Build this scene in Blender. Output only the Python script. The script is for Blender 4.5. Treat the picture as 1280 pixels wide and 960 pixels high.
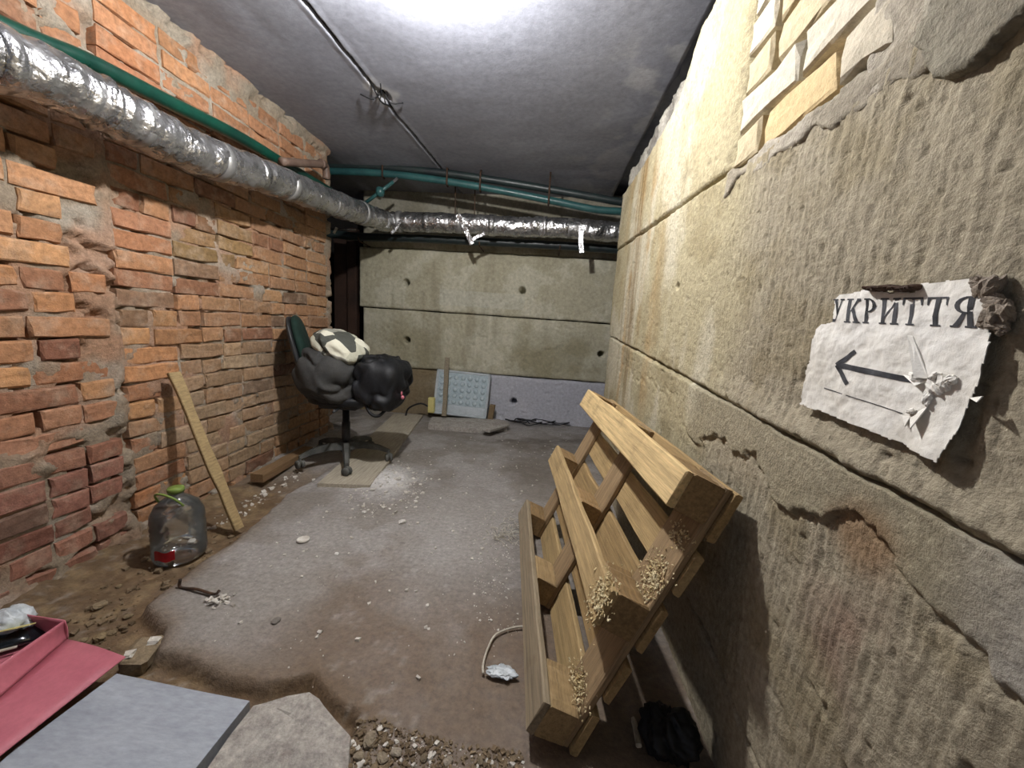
import bpy, bmesh, math, random
import numpy as np
from mathutils import Vector, Matrix

scene = bpy.context.scene
C = scene.collection
for o in list(bpy.data.objects):
    bpy.data.objects.remove(o)

# ------------------------------------------------------------------ camera
F = 486.0            # focal length in pixels of the 1280 px wide frame
H = 1.0              # camera height
_d = np.array([680 - 640, 409 - 480, F]); _d /= np.linalg.norm(_d)
_g = np.array([450 - 640, 3700 - 480, F]); _g -= _d * (_g @ _d); _g /= np.linalg.norm(_g)
_r = np.cross(_g, _d)
RM = np.stack([_r, _d, -_g], 1)          # world X, Y, Z in camera axes (right, down, forward)

cam_d = bpy.data.cameras.new('camera')
cam = bpy.data.objects.new('camera', cam_d); C.objects.link(cam)
cam_d.sensor_width = 36.0
cam_d.lens = 36.0 * F / 1280.0
cam_d.clip_start = 0.02
_ax = [RM.T @ np.array(a, float) for a in ((1, 0, 0), (0, -1, 0), (0, 0, -1))]
cam.matrix_world = Matrix([[_ax[0][i], _ax[1][i], _ax[2][i], (0, 0, H)[i]] for i in range(3)] + [[0, 0, 0, 1]])
scene.camera = cam

world = bpy.data.worlds.new('world'); scene.world = world
world.use_nodes = True
world.node_tree.nodes['Background'].inputs[0].default_value = (0.75, 0.82, 1.0, 1)
world.node_tree.nodes['Background'].inputs[1].default_value = 0.22

LAMP = (-0.44, 1.38, 2.13)
LAMP_STRENGTH = 2750.0
scene.view_settings.view_transform = 'Standard'
scene.view_settings.look = 'None'
scene.view_settings.gamma = 1.0
scene.view_settings.use_curve_mapping = False
scene.view_settings.exposure = 0.12

# ------------------------------------------------------------------ pixel -> point on a plane
CAMP = np.array([0, 0, H])
def ray(x, y): return RM.T @ np.array([(x - 640) / F, (y - 480) / F, 1.0])
def onz(x, y, z=0.0):
    v = ray(x, y); return CAMP + v * (z - H) / v[2]
def onx(x, y, X):
    v = ray(x, y); return CAMP + v * X / v[0]
def ony(x, y, Y):
    v = ray(x, y); return CAMP + v * Y / v[1]

XL, XR, YB, ZC = -1.75, 0.47, 4.0, 2.26
DIRT = -0.045

rng = random.Random(7)

# ------------------------------------------------------------------ numpy noise
def _hash(ix, iy, s):
    n = (ix.astype(np.int64) * 374761393 + iy.astype(np.int64) * 668265263 + s * 1442695041) & 0xFFFFFFFF
    n = ((n ^ (n >> 13)) * 1274126177) & 0xFFFFFFFF
    n = (n ^ (n >> 16)) & 0xFFFFFFFF
    return n / 4294967295.0
def vn(x, y, s=0):
    x = np.asarray(x, float); y = np.asarray(y, float); x, y = np.broadcast_arrays(x, y)
    ix = np.floor(x); iy = np.floor(y); fx = x - ix; fy = y - iy
    fx = fx * fx * (3 - 2 * fx); fy = fy * fy * (3 - 2 * fy)
    a = _hash(ix, iy, s); b = _hash(ix + 1, iy, s); c = _hash(ix, iy + 1, s); d = _hash(ix + 1, iy + 1, s)
    return (a * (1 - fx) + b * fx) * (1 - fy) + (c * (1 - fx) + d * fx) * fy
def fbm(x, y, s=0, o=4):
    t = 0; a = 0.5; n = 0
    for k in range(o):
        t = t + a * vn(x, y, s + 17 * k); n += a
        x = np.asarray(x) * 2.03 + 3.1; y = np.asarray(y) * 2.01 + 1.7; a *= 0.5
    return t / n
def ss(a, b, x):
    t = np.clip((x - a) / (b - a), 0, 1); return t * t * (3 - 2 * t)
def lin(c):
    c = np.asarray(c, float); return np.where(c <= 0.04045, c / 12.92, ((c + 0.055) / 1.055) ** 2.4)
def hexc(h):
    return lin([int(h[i:i + 2], 16) / 255 for i in (0, 2, 4)])
def mixc(c, col, m):
    m = np.asarray(m)[..., None]; return c * (1 - m) + np.asarray(col) * m

# ------------------------------------------------------------------ materials
def _nodes(name):
    m = bpy.data.materials.new(name); m.use_nodes = True
    nt = m.node_tree; b = nt.nodes['Principled BSDF']
    return m, nt, b
def _noise(nt, vec, scale, detail=6.0, rough=0.6):
    n = nt.nodes.new('ShaderNodeTexNoise'); n.inputs['Scale'].default_value = scale
    n.inputs['Detail'].default_value = detail; n.inputs['Roughness'].default_value = rough
    nt.links.new(vec, n.inputs['Vector']); return n.outputs['Fac']
def _map(nt, vec, sc):
    n = nt.nodes.new('ShaderNodeMapping'); n.inputs['Scale'].default_value = sc
    nt.links.new(vec, n.inputs['Vector']); return n.outputs['Vector']
def _range(nt, fac, a, b, c, d):
    n = nt.nodes.new('ShaderNodeMapRange'); n.inputs[1].default_value = a; n.inputs[2].default_value = b
    n.inputs[3].default_value = c; n.inputs[4].default_value = d; nt.links.new(fac, n.inputs[0]); return n.outputs[0]
def _mix(nt, fac, a, b, mode='MIX'):
    n = nt.nodes.new('ShaderNodeMix'); n.data_type = 'RGBA'; n.blend_type = mode
    for s, v in ((n.inputs[0], fac), (n.inputs[6], a), (n.inputs[7], b)):
        if hasattr(v, 'links') or isinstance(v, bpy.types.NodeSocket): nt.links.new(v, s)
        elif isinstance(v, (int, float)): s.default_value = v
        else: s.default_value = (*[float(q) for q in v[:3]], 1)
    return n.outputs[2]
def _bump(nt, b, heights, dist):
    """heights: list of (socket, strength)"""
    last = None
    for sock, st in heights:
        n = nt.nodes.new('ShaderNodeBump'); n.inputs['Strength'].default_value = st; n.inputs['Distance'].default_value = dist
        nt.links.new(sock, n.inputs['Height'])
        if last: nt.links.new(last, n.inputs['Normal'])
        last = n.outputs['Normal']
    nt.links.new(last, b.inputs['Normal'])

def surf(name, src='#888888', c2=None, scale=6, stretch=(1, 1, 1), grain=(120, 0.25), rough=(0.75, 0.95), bump=((60, 0.5), (250, 0.35)),
         dist=0.004, spec=0.3, metal=0.0, per_object=True, stain=None):
    """src: 'vcol' (vertex stain colours), 'obj' (object colour) or a colour; c2 second colour mixed by noise"""
    m, nt, b = _nodes(name)
    tc = nt.nodes.new('ShaderNodeTexCoord'); vec = tc.outputs['Object']
    oi = nt.nodes.new('ShaderNodeObjectInfo')
    if per_object:
        add = nt.nodes.new('ShaderNodeVectorMath'); add.operation = 'MULTIPLY_ADD'
        comb = nt.nodes.new('ShaderNodeCombineXYZ')
        for i in range(3): nt.links.new(oi.outputs['Random'], comb.inputs[i])
        nt.links.new(comb.outputs[0], add.inputs[0]); add.inputs[1].default_value = (37, 53, 71); nt.links.new(vec, add.inputs[2])
        vec = add.outputs[0]
    sv = _map(nt, vec, stretch)
    if src == 'vcol':
        a = nt.nodes.new('ShaderNodeAttribute'); a.attribute_name = 'Col'; col = a.outputs['Color']
    elif src == 'obj': col = oi.outputs['Color']
    else: col = hexc(src.strip('#'))
    if c2 is not None:
        f = _range(nt, _noise(nt, sv, scale), 0.35, 0.65, 0, 1)
        col = _mix(nt, f, col, hexc(c2.strip('#')))
    if stain:
        sc_, scl, lo, hi, amt = stain
        f = _range(nt, _noise(nt, _map(nt, vec, (1, 1, 1)), scl), lo, hi, 0, amt)
        col = _mix(nt, f, col, hexc(sc_.strip('#')))
    g = _noise(nt, sv, grain[0], 8, 0.7)
    gv = _range(nt, g, 0.25, 0.75, 1 - grain[1] * 1.3, 1 + grain[1] * 0.7)
    cc = nt.nodes.new('ShaderNodeCombineColor')
    for i in range(3): nt.links.new(gv, cc.inputs[i])
    col = _mix(nt, 1.0, col, cc.outputs[0], 'MULTIPLY')
    nt.links.new(col, b.inputs['Base Color'])
    rs = _range(nt, _noise(nt, sv, scale * 2.3), 0.3, 0.7, rough[0], rough[1])
    nt.links.new(rs, b.inputs['Roughness'])
    b.inputs['Specular IOR Level'].default_value = spec
    b.inputs['Metallic'].default_value = metal
    if bump: _bump(nt, b, [(_noise(nt, sv, s, 7, 0.65), st) for s, st in bump], dist)
    return m

M = {}
M['concrete'] = surf('concrete_stained', 'vcol', per_object=False, grain=(70, 0.36), bump=((45, 0.75), (150, 0.85)), dist=0.006, spec=0.25)
M['back_concrete'] = surf('concrete_blocks', 'vcol', per_object=False, grain=(40, 0.28), bump=((30, 0.4), (120, 0.5)), dist=0.006, spec=0.25)
M['floor'] = surf('dusty_floor', 'vcol', per_object=False, grain=(55, 0.38), bump=((28, 0.5), (110, 0.5)), dist=0.006, rough=(0.36, 0.85), spec=0.45)
M['ceiling'] = surf('ceiling_concrete', 'vcol', per_object=False, grain=(30, 0.22), bump=((20, 0.15), (90, 0.2)), dist=0.004, rough=(0.6, 0.85))
M['mortar'] = surf('mortar', '#8c8173', '#a5988a', 9, grain=(90, 0.35), bump=((50, 0.7), (160, 0.6)), dist=0.008, per_object=False)
M['brick'] = surf('fired_brick', 'obj', None, 14, grain=(45, 0.4), bump=((40, 0.6), (180, 0.5)), dist=0.006, stain=('b3a08c', 13, 0.5, 0.75, 0.6))
M['silicate'] = surf('silicate_brick', 'obj', None, 10, grain=(60, 0.25), bump=((40, 0.5), (150, 0.5)), dist=0.005)
M['wood'] = surf('pallet_wood', 'obj', None, 5, stretch=(1.2, 22, 22), grain=(5, 0.42), bump=((5, 0.5), (14, 0.4)), dist=0.003, rough=(0.6, 0.85), stain=('6d5a40', 9, 0.55, 0.75, 0.5))
M['old_wood'] = surf('weathered_wood', 'obj', None, 5, stretch=(22, 1.5, 22), grain=(5, 0.4), bump=((5, 0.5), (14, 0.4)), dist=0.003, rough=(0.7, 0.9))
M['dirt'] = surf('dirt', '#6b5a45', '#8b7a62', 12, grain=(60, 0.5), bump=((40, 0.8), (150, 0.6)), dist=0.006)
M['stone'] = surf('rubble', 'obj', None, 30, grain=(90, 0.4), bump=((60, 0.7), (200, 0.5)), dist=0.004)
M['dark_void'] = surf('unlit_dark', '#2a2724', '#1d1b1a', 5)  # near-black colour paints in the darkness of unlit passages and gaps
M['black_plastic'] = surf('black_plastic', '#1d1f21', '#2c2d2f', 8, grain=(200, 0.2), rough=(0.4, 0.6), bump=((220, 0.15),), spec=0.5)
M['dusty_plastic'] = surf('dusty_black_plastic', '#3d3f3d', '#5f5f5b', 10, grain=(90, 0.3), rough=(0.6, 0.85), bump=((120, 0.2),))
M['chrome'] = surf('worn_steel', '#7d7f82', '#8f9092', 20, rough=(0.25, 0.45), bump=None, metal=0.9)
M['rusty'] = surf('rusty_steel', '#5a4334', '#3a322c', 25, rough=(0.6, 0.9), metal=0.3)
M['cable'] = surf('black_cable', '#18191b', '#222326', 25, rough=(0.4, 0.6), bump=None)
M['wire_white'] = surf('pale_wire', '#c9c4b6', '#aaa395', 25, rough=(0.4, 0.6), bump=None)
M['green_pipe'] = surf('green_painted_pipe', '#0d4335', '#0a3129', 6, grain=(60, 0.25), rough=(0.25, 0.45), bump=((40, 0.15),), spec=0.5)
M['teal_pipe'] = surf('teal_painted_pipe', '#315d5c', '#25494b', 6, grain=(60, 0.25), rough=(0.3, 0.5), bump=((40, 0.15),), spec=0.5)
M['dark_pipe'] = surf('dark_pipe', '#23302f', '#1b2226', 6, grain=(60, 0.25), rough=(0.35, 0.55), bump=((40, 0.15),), spec=0.5)
M['brown_pipe'] = surf('brown_painted_pipe', '#6f5d52', '#57463d', 9, rough=(0.4, 0.6), bump=((60, 0.2),))
M['green_fabric'] = surf('dark_green_fabric', '#10261f', '#152e27', 10, grain=(300, 0.4), bump=((400, 0.4),), dist=0.002)
M['grey_cloth'] = surf('dark_grey_cloth', '#343535', '#403f3d', 7, grain=(120, 0.3), bump=((34, 0.35), (300, 0.2)), dist=0.008, rough=(0.7, 0.9))
M['black_cloth'] = surf('black_nylon', '#0d0e10', '#17191d', 9, grain=(140, 0.3), bump=((40, 0.35), (160, 0.15)), dist=0.006, rough=(0.45, 0.65), spec=0.35)
M['camo'] = surf('pale_patchwork_cloth', '#c9c8b9', '#55574f', 9, grain=(160, 0.2), bump=((14, 0.9), (40, 0.5)), dist=0.012, rough=(0.7, 0.9))
m, nt, b = _nodes('pale_patchwork_cloth'); M['camo'] = m
tc = nt.nodes.new('ShaderNodeTexCoord'); vo = nt.nodes.new('ShaderNodeTexVoronoi'); vo.inputs['Scale'].default_value = 11; nt.links.new(tc.outputs['Object'], vo.inputs['Vector'])
sp = nt.nodes.new('ShaderNodeSeparateColor'); nt.links.new(vo.outputs['Color'], sp.inputs[0])
cr = nt.nodes.new('ShaderNodeValToRGB'); cr.color_ramp.interpolation = 'CONSTANT'; nt.links.new(sp.outputs[0], cr.inputs[0])
e_ = cr.color_ramp.elements; e_[0].color = (*hexc('43453f'), 1); e_[1].position = 0.34; e_[1].color = (*hexc('8b8b80'), 1)
for p_, h_ in ((0.55, 'cfcdbb'), (0.8, 'b9b8a6')): q_ = e_.new(p_); q_.color = (*hexc(h_), 1)
nt.links.new(cr.outputs[0], b.inputs['Base Color']); b.inputs['Roughness'].default_value = 0.85
_bump(nt, b, [(_noise(nt, tc.outputs['Object'], 22, 4), 0.8)], 0.012)
M['white_paint'] = surf('lamp_housing', '#c3cbd0', '#aab4ba', 9, grain=(90, 0.15), rough=(0.3, 0.5), bump=((80, 0.1),), spec=0.5)
M['lens'] = surf('frosted_lens', '#bccad0', '#a9bac2', 20, rough=(0.15, 0.3), bump=None, spec=0.7)
M['yellow_plastic'] = surf('pale_yellow_plastic', '#d9cf8c', '#cabf7c', 9, rough=(0.4, 0.6), bump=None)
M['pink'] = surf('pink_card', '#c2737f', '#b66775', 4, grain=(60, 0.12), rough=(0.45, 0.6), bump=((25, 0.2),), dist=0.003)
M['glossy_black'] = surf('glossy_black', '#0e1216', '#161c22', 6, rough=(0.08, 0.18), bump=None, spec=0.7)
M['paper'] = surf('white_paper', '#e9e7e1', '#d9d5cb', 9, grain=(60, 0.08), rough=(0.8, 0.95), bump=((30, 0.35), (90, 0.3)), dist=0.004, per_object=False)
M['print'] = surf('black_print', '#2b2c2f', '#55565a', 26, grain=(90, 0.3), rough=(0.7, 0.9), bump=None)
M['tile'] = surf('grey_board', '#a7adb5', '#969ca5', 5, stretch=(1, 3, 1), grain=(30, 0.18), rough=(0.6, 0.8), bump=((60, 0.25),), dist=0.003)
M['slab'] = surf('stone_slab', '#a09a93', '#bab5ad', 14, grain=(60, 0.45), bump=((50, 0.9), (160, 0.6)), dist=0.006, stain=('7a5f5a', 9, 0.6, 0.72, 0.5))
M['plaster'] = surf('white_plaster', '#d8d4cc', '#bdb7ad', 30, grain=(90, 0.2), bump=((60, 0.6),))
M['bag_plastic'] = surf('white_film', '#cfd6da', '#b3bcc2', 30, rough=(0.2, 0.4), bump=((60, 0.6),), spec=0.6)
M['red_label'] = surf('red_label', '#b3202c', '#8f1822', 14, rough=(0.3, 0.5), bump=None)
M['cap_green'] = surf('lime_cap', '#6f8440', '#7c9148', 9, rough=(0.4, 0.5), bump=None)
M['door_brown'] = surf('dark_brown_wood', '#3f2c22', '#2e211b', 6, rough=(0.6, 0.8))
M['splinter'] = surf('pale_splintered_wood', '#e0d3ae', '#c4ad7c', 30, grain=(80, 0.3))

m, nt, b = _nodes('aluminium_foil'); M['foil'] = m
tc = nt.nodes.new('ShaderNodeTexCoord'); vec = tc.outputs['Object']
col = _mix(nt, _range(nt, _noise(nt, vec, 9), 0.4, 0.65, 0, 1), (0.56, 0.56, 0.57), (0.33, 0.33, 0.33))
nt.links.new(col, b.inputs['Base Color']); b.inputs['Metallic'].default_value = 0.92
nt.links.new(_range(nt, _noise(nt, vec, 14), 0.3, 0.7, 0.16, 0.40), b.inputs['Roughness'])
_bump(nt, b, [(_noise(nt, vec, 8, 3, 0.5), 0.8), (_noise(nt, vec, 38, 3, 0.5), 0.35)], 0.03)

m, nt, b = _nodes('grey_tape'); M['tape'] = m
b.inputs['Base Color'].default_value = (0.33, 0.33, 0.33, 1); b.inputs['Metallic'].default_value = 0.7; b.inputs['Roughness'].default_value = 0.45

m, nt, b = _nodes('clear_plastic'); M['clear'] = m
tr = nt.nodes.new('ShaderNodeBsdfTransparent'); tr.inputs[0].default_value = (0.93, 0.95, 0.95, 1)
gl = nt.nodes.new('ShaderNodeBsdfGlossy'); gl.inputs['Roughness'].default_value = 0.12
fr = nt.nodes.new('ShaderNodeLayerWeight'); fr.inputs['Blend'].default_value = 0.42
df = nt.nodes.new('ShaderNodeBsdfDiffuse'); df.inputs[0].default_value = (0.7, 0.74, 0.75, 1)
mx = nt.nodes.new('ShaderNodeMixShader'); mx2 = nt.nodes.new('ShaderNodeMixShader'); mx2.inputs[0].default_value = 0.05
nt.links.new(fr.outputs['Fresnel'], mx.inputs[0]); nt.links.new(tr.outputs[0], mx.inputs[1]); nt.links.new(gl.outputs[0], mx.inputs[2])
nt.links.new(mx.outputs[0], mx2.inputs[1]); nt.links.new(df.outputs[0], mx2.inputs[2])
nt.links.new(mx2.outputs[0], nt.nodes['Material Output'].inputs[0])

m, nt, b = _nodes('lit_bulb'); M['bulb'] = m
b.inputs['Emission Color'].default_value = (1.0, 0.975, 0.95, 1); b.inputs['Emission Strength'].default_value = LAMP_STRENGTH

# ------------------------------------------------------------------ mesh helpers
def smoothstep(t): return t * t * (3 - 2 * t)
class MB:
    def __init__(s): s.v = []; s.f = []; s.sm = True
    def add(s, vs, fs):
        k = len(s.v); s.v += [tuple(map(float, p)) for p in vs]; s.f += [tuple(i + k for i in f) for f in fs]; return s
    def box(s, c, size, rot=None, jit=0.0, bev=0.0, r=rng):
        """bevelled box; rot: 3x3 Matrix"""
        hx, hy, hz = [q / 2 for q in size]; b = min(bev, hx * .9, hy * .9, hz * .9)
        if b <= 0:
            vs = [(x * hx, y * hy, z * hz) for x in (-1, 1) for y in (-1, 1) for z in (-1, 1)]
            fs = [(0, 1, 3, 2), (4, 6, 7, 5), (0, 4, 5, 1), (2, 3, 7, 6), (0, 2, 6, 4), (1, 5, 7, 3)]
        else:
            vs = []; fs = []; idx = {}
            for x in (-1, 1):
                for y in (-1, 1):
                    for z in (-1, 1):
                        for a in range(3):
                            p = [x * (hx - b), y * (hy - b), z * (hz - b)]
                            p[a] = (x * hx, y * hy, z * hz)[a]
                            idx[(x, y, z, a)] = len(vs); vs.append(p)
            for a in range(3):
                o = [q for q in range(3) if q != a]
                for sg in (-1, 1):
                    q = []
                    for (u, w) in ((-1, -1), (1, -1), (1, 1), (-1, 1)):
                        k = [0, 0, 0]; k[a] = sg; k[o[0]] = u; k[o[1]] = w; q.append(idx[(*k, a)])
                    if (sg > 0) == (a == 1): q.reverse()
                    fs.append(q)
            for a in range(3):          # edges along axis a
                o = [q for q in range(3) if q != a]
                for u in (-1, 1):
                    for w in (-1, 1):
                        def I(e, ax):
                            k = [0, 0, 0]; k[a] = e; k[o[0]] = u; k[o[1]] = w; return idx[(*k, ax)]
                        q = [I(-1, o[0]), I(1, o[0]), I(1, o[1]), I(-1, o[1])]
                        fs.append(q)
            for x in (-1, 1):
                for y in (-1, 1):
                    for z in (-1, 1): fs.append([idx[(x, y, z, a)] for a in range(3)])
        out = []
        for p in vs:
            p = Vector(p)
            if jit: p += Vector([r.uniform(-jit, jit) for _ in range(3)])
            if rot is not None: p = rot @ p
            out.append(p + Vector(c))
        return s.add(out, fs)
    def tube(s, path, rad, seg=12, cap=True, radf=None):
        P = [Vector(p) for p in path]; n = len(P); rings = []
        t0 = (P[1] - P[0]).normalized()
        u = t0.orthogonal().normalized()
        for i in range(n):
            t = (P[min(i + 1, n - 1)] - P[max(i - 1, 0)]).normalized()
            u = (u - t * u.dot(t)).normalized(); w = t.cross(u)
            r0 = rad[i] if hasattr(rad, '__len__') else rad
            ring = []
            for k in range(seg):
                a = 2 * math.pi * k / seg
                rr = r0 * (radf(i, a) if radf else 1)
                ring.append(P[i] + (u * math.cos(a) + w * math.sin(a)) * rr)
            rings.append(ring)
        vs = [p for q in rings for p in q]
        fs = [(i * seg + k, i * seg + (k + 1) % seg, (i + 1) * seg + (k + 1) % seg, (i + 1) * seg + k) for i in range(n - 1) for k in range(seg)]
        if cap: fs += [tuple(range(seg - 1, -1, -1)), tuple((n - 1) * seg + k for k in range(seg))]
        return s.add(vs, fs)
    def lathe(s, prof, seg=24, c=(0, 0, 0), rot=None):
        vs = []; n = len(prof)
        for r_, z in prof:
            for k in range(seg):
                a = 2 * math.pi * k / seg; p = Vector((r_ * math.cos(a), r_ * math.sin(a), z))
                if rot is not None: p = rot @ p
                vs.append(p + Vector(c))
        fs = [(i * seg + k, i * seg + (k + 1) % seg, (i + 1) * seg + (k + 1) % seg, (i + 1) * seg + k) for i in range(n - 1) for k in range(seg)]
        if prof[0][0] > 1e-6: fs.append(tuple(range(seg - 1, -1, -1)))
        if prof[-1][0] > 1e-6: fs.append(tuple((n - 1) * seg + k for k in range(seg)))
        return s.add(vs, fs)
    def prism(s, poly, z0, z1):
        """poly: list of (x,y) -> vertical prism"""
        n = len(poly)
        vs = [(x, y, z0) for x, y in poly] + [(x, y, z1) for x, y in poly]
        fs = [tuple(range(n - 1, -1, -1)), tuple(range(n, 2 * n))] + [(i, (i + 1) % n, n + (i + 1) % n, n + i) for i in range(n)]
        return s.add(vs, fs)
    def blob(s, c, rad, nu=28, nv=18, amp=0.12, freq=2.0, seed=0, p=2.0, rot=None, flat=None):
        vs = []; c = Vector(c)
        for j in range(nv + 1):
            th = math.pi * j / nv
            for i in range(nu):
                ph = 2 * math.pi * i / nu
                d = Vector((math.sin(th) * math.cos(ph), math.sin(th) * math.sin(ph), math.cos(th)))
                q = (abs(d.x) ** p + abs(d.y) ** p + abs(d.z) ** p) ** (-1 / p)
                n1 = float(fbm(d.x * freq + d.z * 1.3 + 9, d.y * freq - d.z * freq * .8 + 5, seed, 3)) - 0.5
                n2 = abs(float(vn(d.x * freq * 2.2 + d.z * 2.1 + 4, d.y * freq * 2.2 + d.z * 1.7, seed + 5)) - 0.5)
                q *= 1 + amp * 2 * n1 - amp * 0.9 * n2
                v = Vector((d.x * q * rad[0], d.y * q * rad[1], d.z * q * rad[2]))
                if rot is not None: v = rot @ v
                v += c
                if flat is not None and v.z < flat: v.z = flat + (v.z - flat) * 0.08
                vs.append(v)
        fs = [(j * nu + i, (j + 1) * nu + i, (j + 1) * nu + (i + 1) % nu, j * nu + (i + 1) % nu) for j in range(nv) for i in range(nu)]
        return s.add(vs, fs)
    def cloth(s, c, rad, seed=0, p=3.0, rot=None, flat=None, folds=5, depth=0.10, nu=110, nv=72):
        """soft sack with long sharp creases"""
        r = random.Random(seed); c = Vector(c)
        th = np.linspace(0, math.pi, nv + 1)[:, None]; ph = (np.arange(nu) * 2 * math.pi / nu)[None, :]
        dx = np.sin(th) * np.cos(ph); dy = np.sin(th) * np.sin(ph); dz = np.cos(th) + 0 * ph
        q = (abs(dx) ** p + abs(dy) ** p + abs(dz) ** p) ** (-1 / p)
        q = q * (1 + 0.22 * (fbm(dx * 1.6 + dz + 9, dy * 1.6 - dz * 1.2 + 5, seed, 2) - .5))
        for k in range(folds):
            a = np.array([r.gauss(0, 1) for _ in range(3)]); a /= np.linalg.norm(a)
            b_ = np.array([r.gauss(0, 1) for _ in range(3)]); b_ /= np.linalg.norm(b_)
            wv = (fbm(dx * 2.2 + k * 7 + dz, dy * 2.2 - dz, seed + 3 + k, 2) - .5) * 1.1
            pos = dx * a[0] + dy * a[1] + dz * a[2] + wv + r.uniform(-.4, .4)
            mask = ss(-0.2, 0.35, dx * b_[0] + dy * b_[1] + dz * b_[2])
            q = q - depth * mask * np.exp(-(np.abs(pos) / 0.10)) + depth * 0.45 * mask * np.exp(-((pos - 0.22) / 0.13) ** 2)
        vs = []
        for x, y, z in zip((dx * q * rad[0]).ravel(), (dy * q * rad[1]).ravel(), (dz * q * rad[2]).ravel()):
            v = Vector((x, y, z))
            if rot is not None: v = rot @ v
            v += c
            if flat is not None and v.z < flat: v.z = flat + (v.z - flat) * 0.08
            vs.append(v)
        fs = [(j * nu + i, (j + 1) * nu + i, (j + 1) * nu + (i + 1) % nu, j * nu + (i + 1) % nu) for j in range(nv) for i in range(nu)]
        return s.add(vs, fs)
    def mesh(s, name, smooth=False):
        me = bpy.data.meshes.new(name); me.from_pydata(s.v, [], s.f); me.validate()
        bm = bmesh.new(); bm.from_mesh(me); bmesh.ops.recalc_face_normals(bm, faces=bm.faces); bm.to_mesh(me); bm.free()
        if smooth: me.polygons.foreach_set('use_smooth', [True] * len(me.polygons))
        return me

def put(name, me, mat=None, parent=None, loc=None, color=None):
    o = bpy.data.objects.new(name, me); C.objects.link(o)
    if mat is not None and len(me.materials) == 0: me.materials.append(mat)
    if parent is not None: o.parent = parent
    if loc is not None: o.location = loc
    if color is not None: o.color = (*[float(q) for q in color[:3]], 1)
    return o
def part(name, mb, mat, parent, smooth=False, color=None):
    """mb in world coordinates; parent is an un-rotated thing"""
    if parent is not None:
        L = Vector(parent.location) + (Vector(parent.parent.location) if parent.parent else Vector())
        mb.v = [tuple(Vector(p) - L) for p in mb.v]
    return put(name, mb.mesh(name, smooth), mat, parent, color=color)
def thing(name, label, cat, loc=(0, 0, 0), group=None, kind=None):
    o = bpy.data.objects.new(name, None); C.objects.link(o); o.location = loc; o.empty_display_size = 0.05
    return tag(o, label, cat, group, kind)
def tag(o, label, cat, group=None, kind=None):
    o['label'] = label; o['category'] = cat
    if group: o['group'] = group
    if kind: o['kind'] = kind
    return o
def single(name, mb, mat, label, cat, group=None, smooth=False, color=None, kind=None, base=None):
    """a thing that is one mesh; its origin goes to its base"""
    vs = np.array(mb.v); b0 = Vector((vs[:, 0].mean(), vs[:, 1].mean(), vs[:, 2].min())) if base is None else Vector(base)
    mb.v = [tuple(Vector(p) - b0) for p in mb.v]
    o = put(name, mb.mesh(name, smooth), mat, loc=b0, color=color)
    return tag(o, label, cat, group, kind)
def struct(o): o['kind'] = 'structure'; return o

def gridmesh(name, P, col=None, flip=False, mat=None, smooth=True):
    """P: (n,m,3) array of points; col (n,m,3) linear"""
    n, m = P.shape[:2]
    me = bpy.data.meshes.new(name)
    i, j = np.meshgrid(np.arange(n - 1), np.arange(m - 1), indexing='ij')
    a = (i * m + j).ravel(); q = np.stack([a, a + m, a + m + 1, a + 1], 1)
    if flip: q = q[:, ::-1]
    me.vertices.add(n * m); me.vertices.foreach_set('co', P.reshape(-1).astype(np.float32))
    me.loops.add(q.size); me.loops.foreach_set('vertex_index', q.ravel().astype(np.int32))
    me.polygons.add(len(q)); me.polygons.foreach_set('loop_start', np.arange(0, q.size, 4, dtype=np.int32))
    me.polygons.foreach_set('loop_total', np.full(len(q), 4, dtype=np.int32))
    if smooth: me.polygons.foreach_set('use_smooth', np.ones(len(q), dtype=bool))
    if col is not None:
        at = me.color_attributes.new('Col', 'FLOAT_COLOR', 'POINT')
        c4 = np.concatenate([np.clip(col, 0.002, 1).reshape(-1, 3), np.ones((n * m, 1))], 1)
        at.data.foreach_set('color', c4.ravel().astype(np.float32))
    me.update(); me.validate()
    if mat: me.materials.append(mat)
    return me
def spaced(a, b, fine0, fine1, f, c):
    """coordinates from a to b, step f between fine0 and fine1, step c elsewhere"""
    out = []; x = a
    while x < b - 1e-9:
        out.append(x); x += f if fine0 <= x < fine1 else c
    out.append(b); return np.array(out)
def skirt(P, col, axis, depth):
    """turn the border of a height field back by depth along axis so it reads as a solid block"""
    Q = np.pad(P, ((1, 1), (1, 1), (0, 0)), mode='edge'); K = np.pad(col, ((1, 1), (1, 1), (0, 0)), mode='edge')
    e = np.zeros(Q.shape[:2], bool); e[0] = e[-1] = True; e[:, 0] = e[:, -1] = True
    Q[..., axis][e] += depth
    return Q, K
def poly_sd(X, Y, poly):
    """signed distance to a polygon, negative inside"""
    d = np.full(X.shape, 1e9); ins = np.zeros(X.shape, bool); n = len(poly)
    for i in range(n):
        ax, ay = poly[i]; bx, by = poly[(i + 1) % n]
        ex, ey = bx - ax, by - ay; t = np.clip(((X - ax) * ex + (Y - ay) * ey) / (ex * ex + ey * ey + 1e-12), 0, 1)
        d = np.minimum(d, np.hypot(X - ax - ex * t, Y - ay - ey * t))
        c = (ay > Y) != (by > Y)
        with np.errstate(divide='ignore', invalid='ignore'):
            ins ^= c & (X < (bx - ax) * (Y - ay) / (by - ay + 1e-15) + ax)
    return np.where(ins, -d, d)

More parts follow.
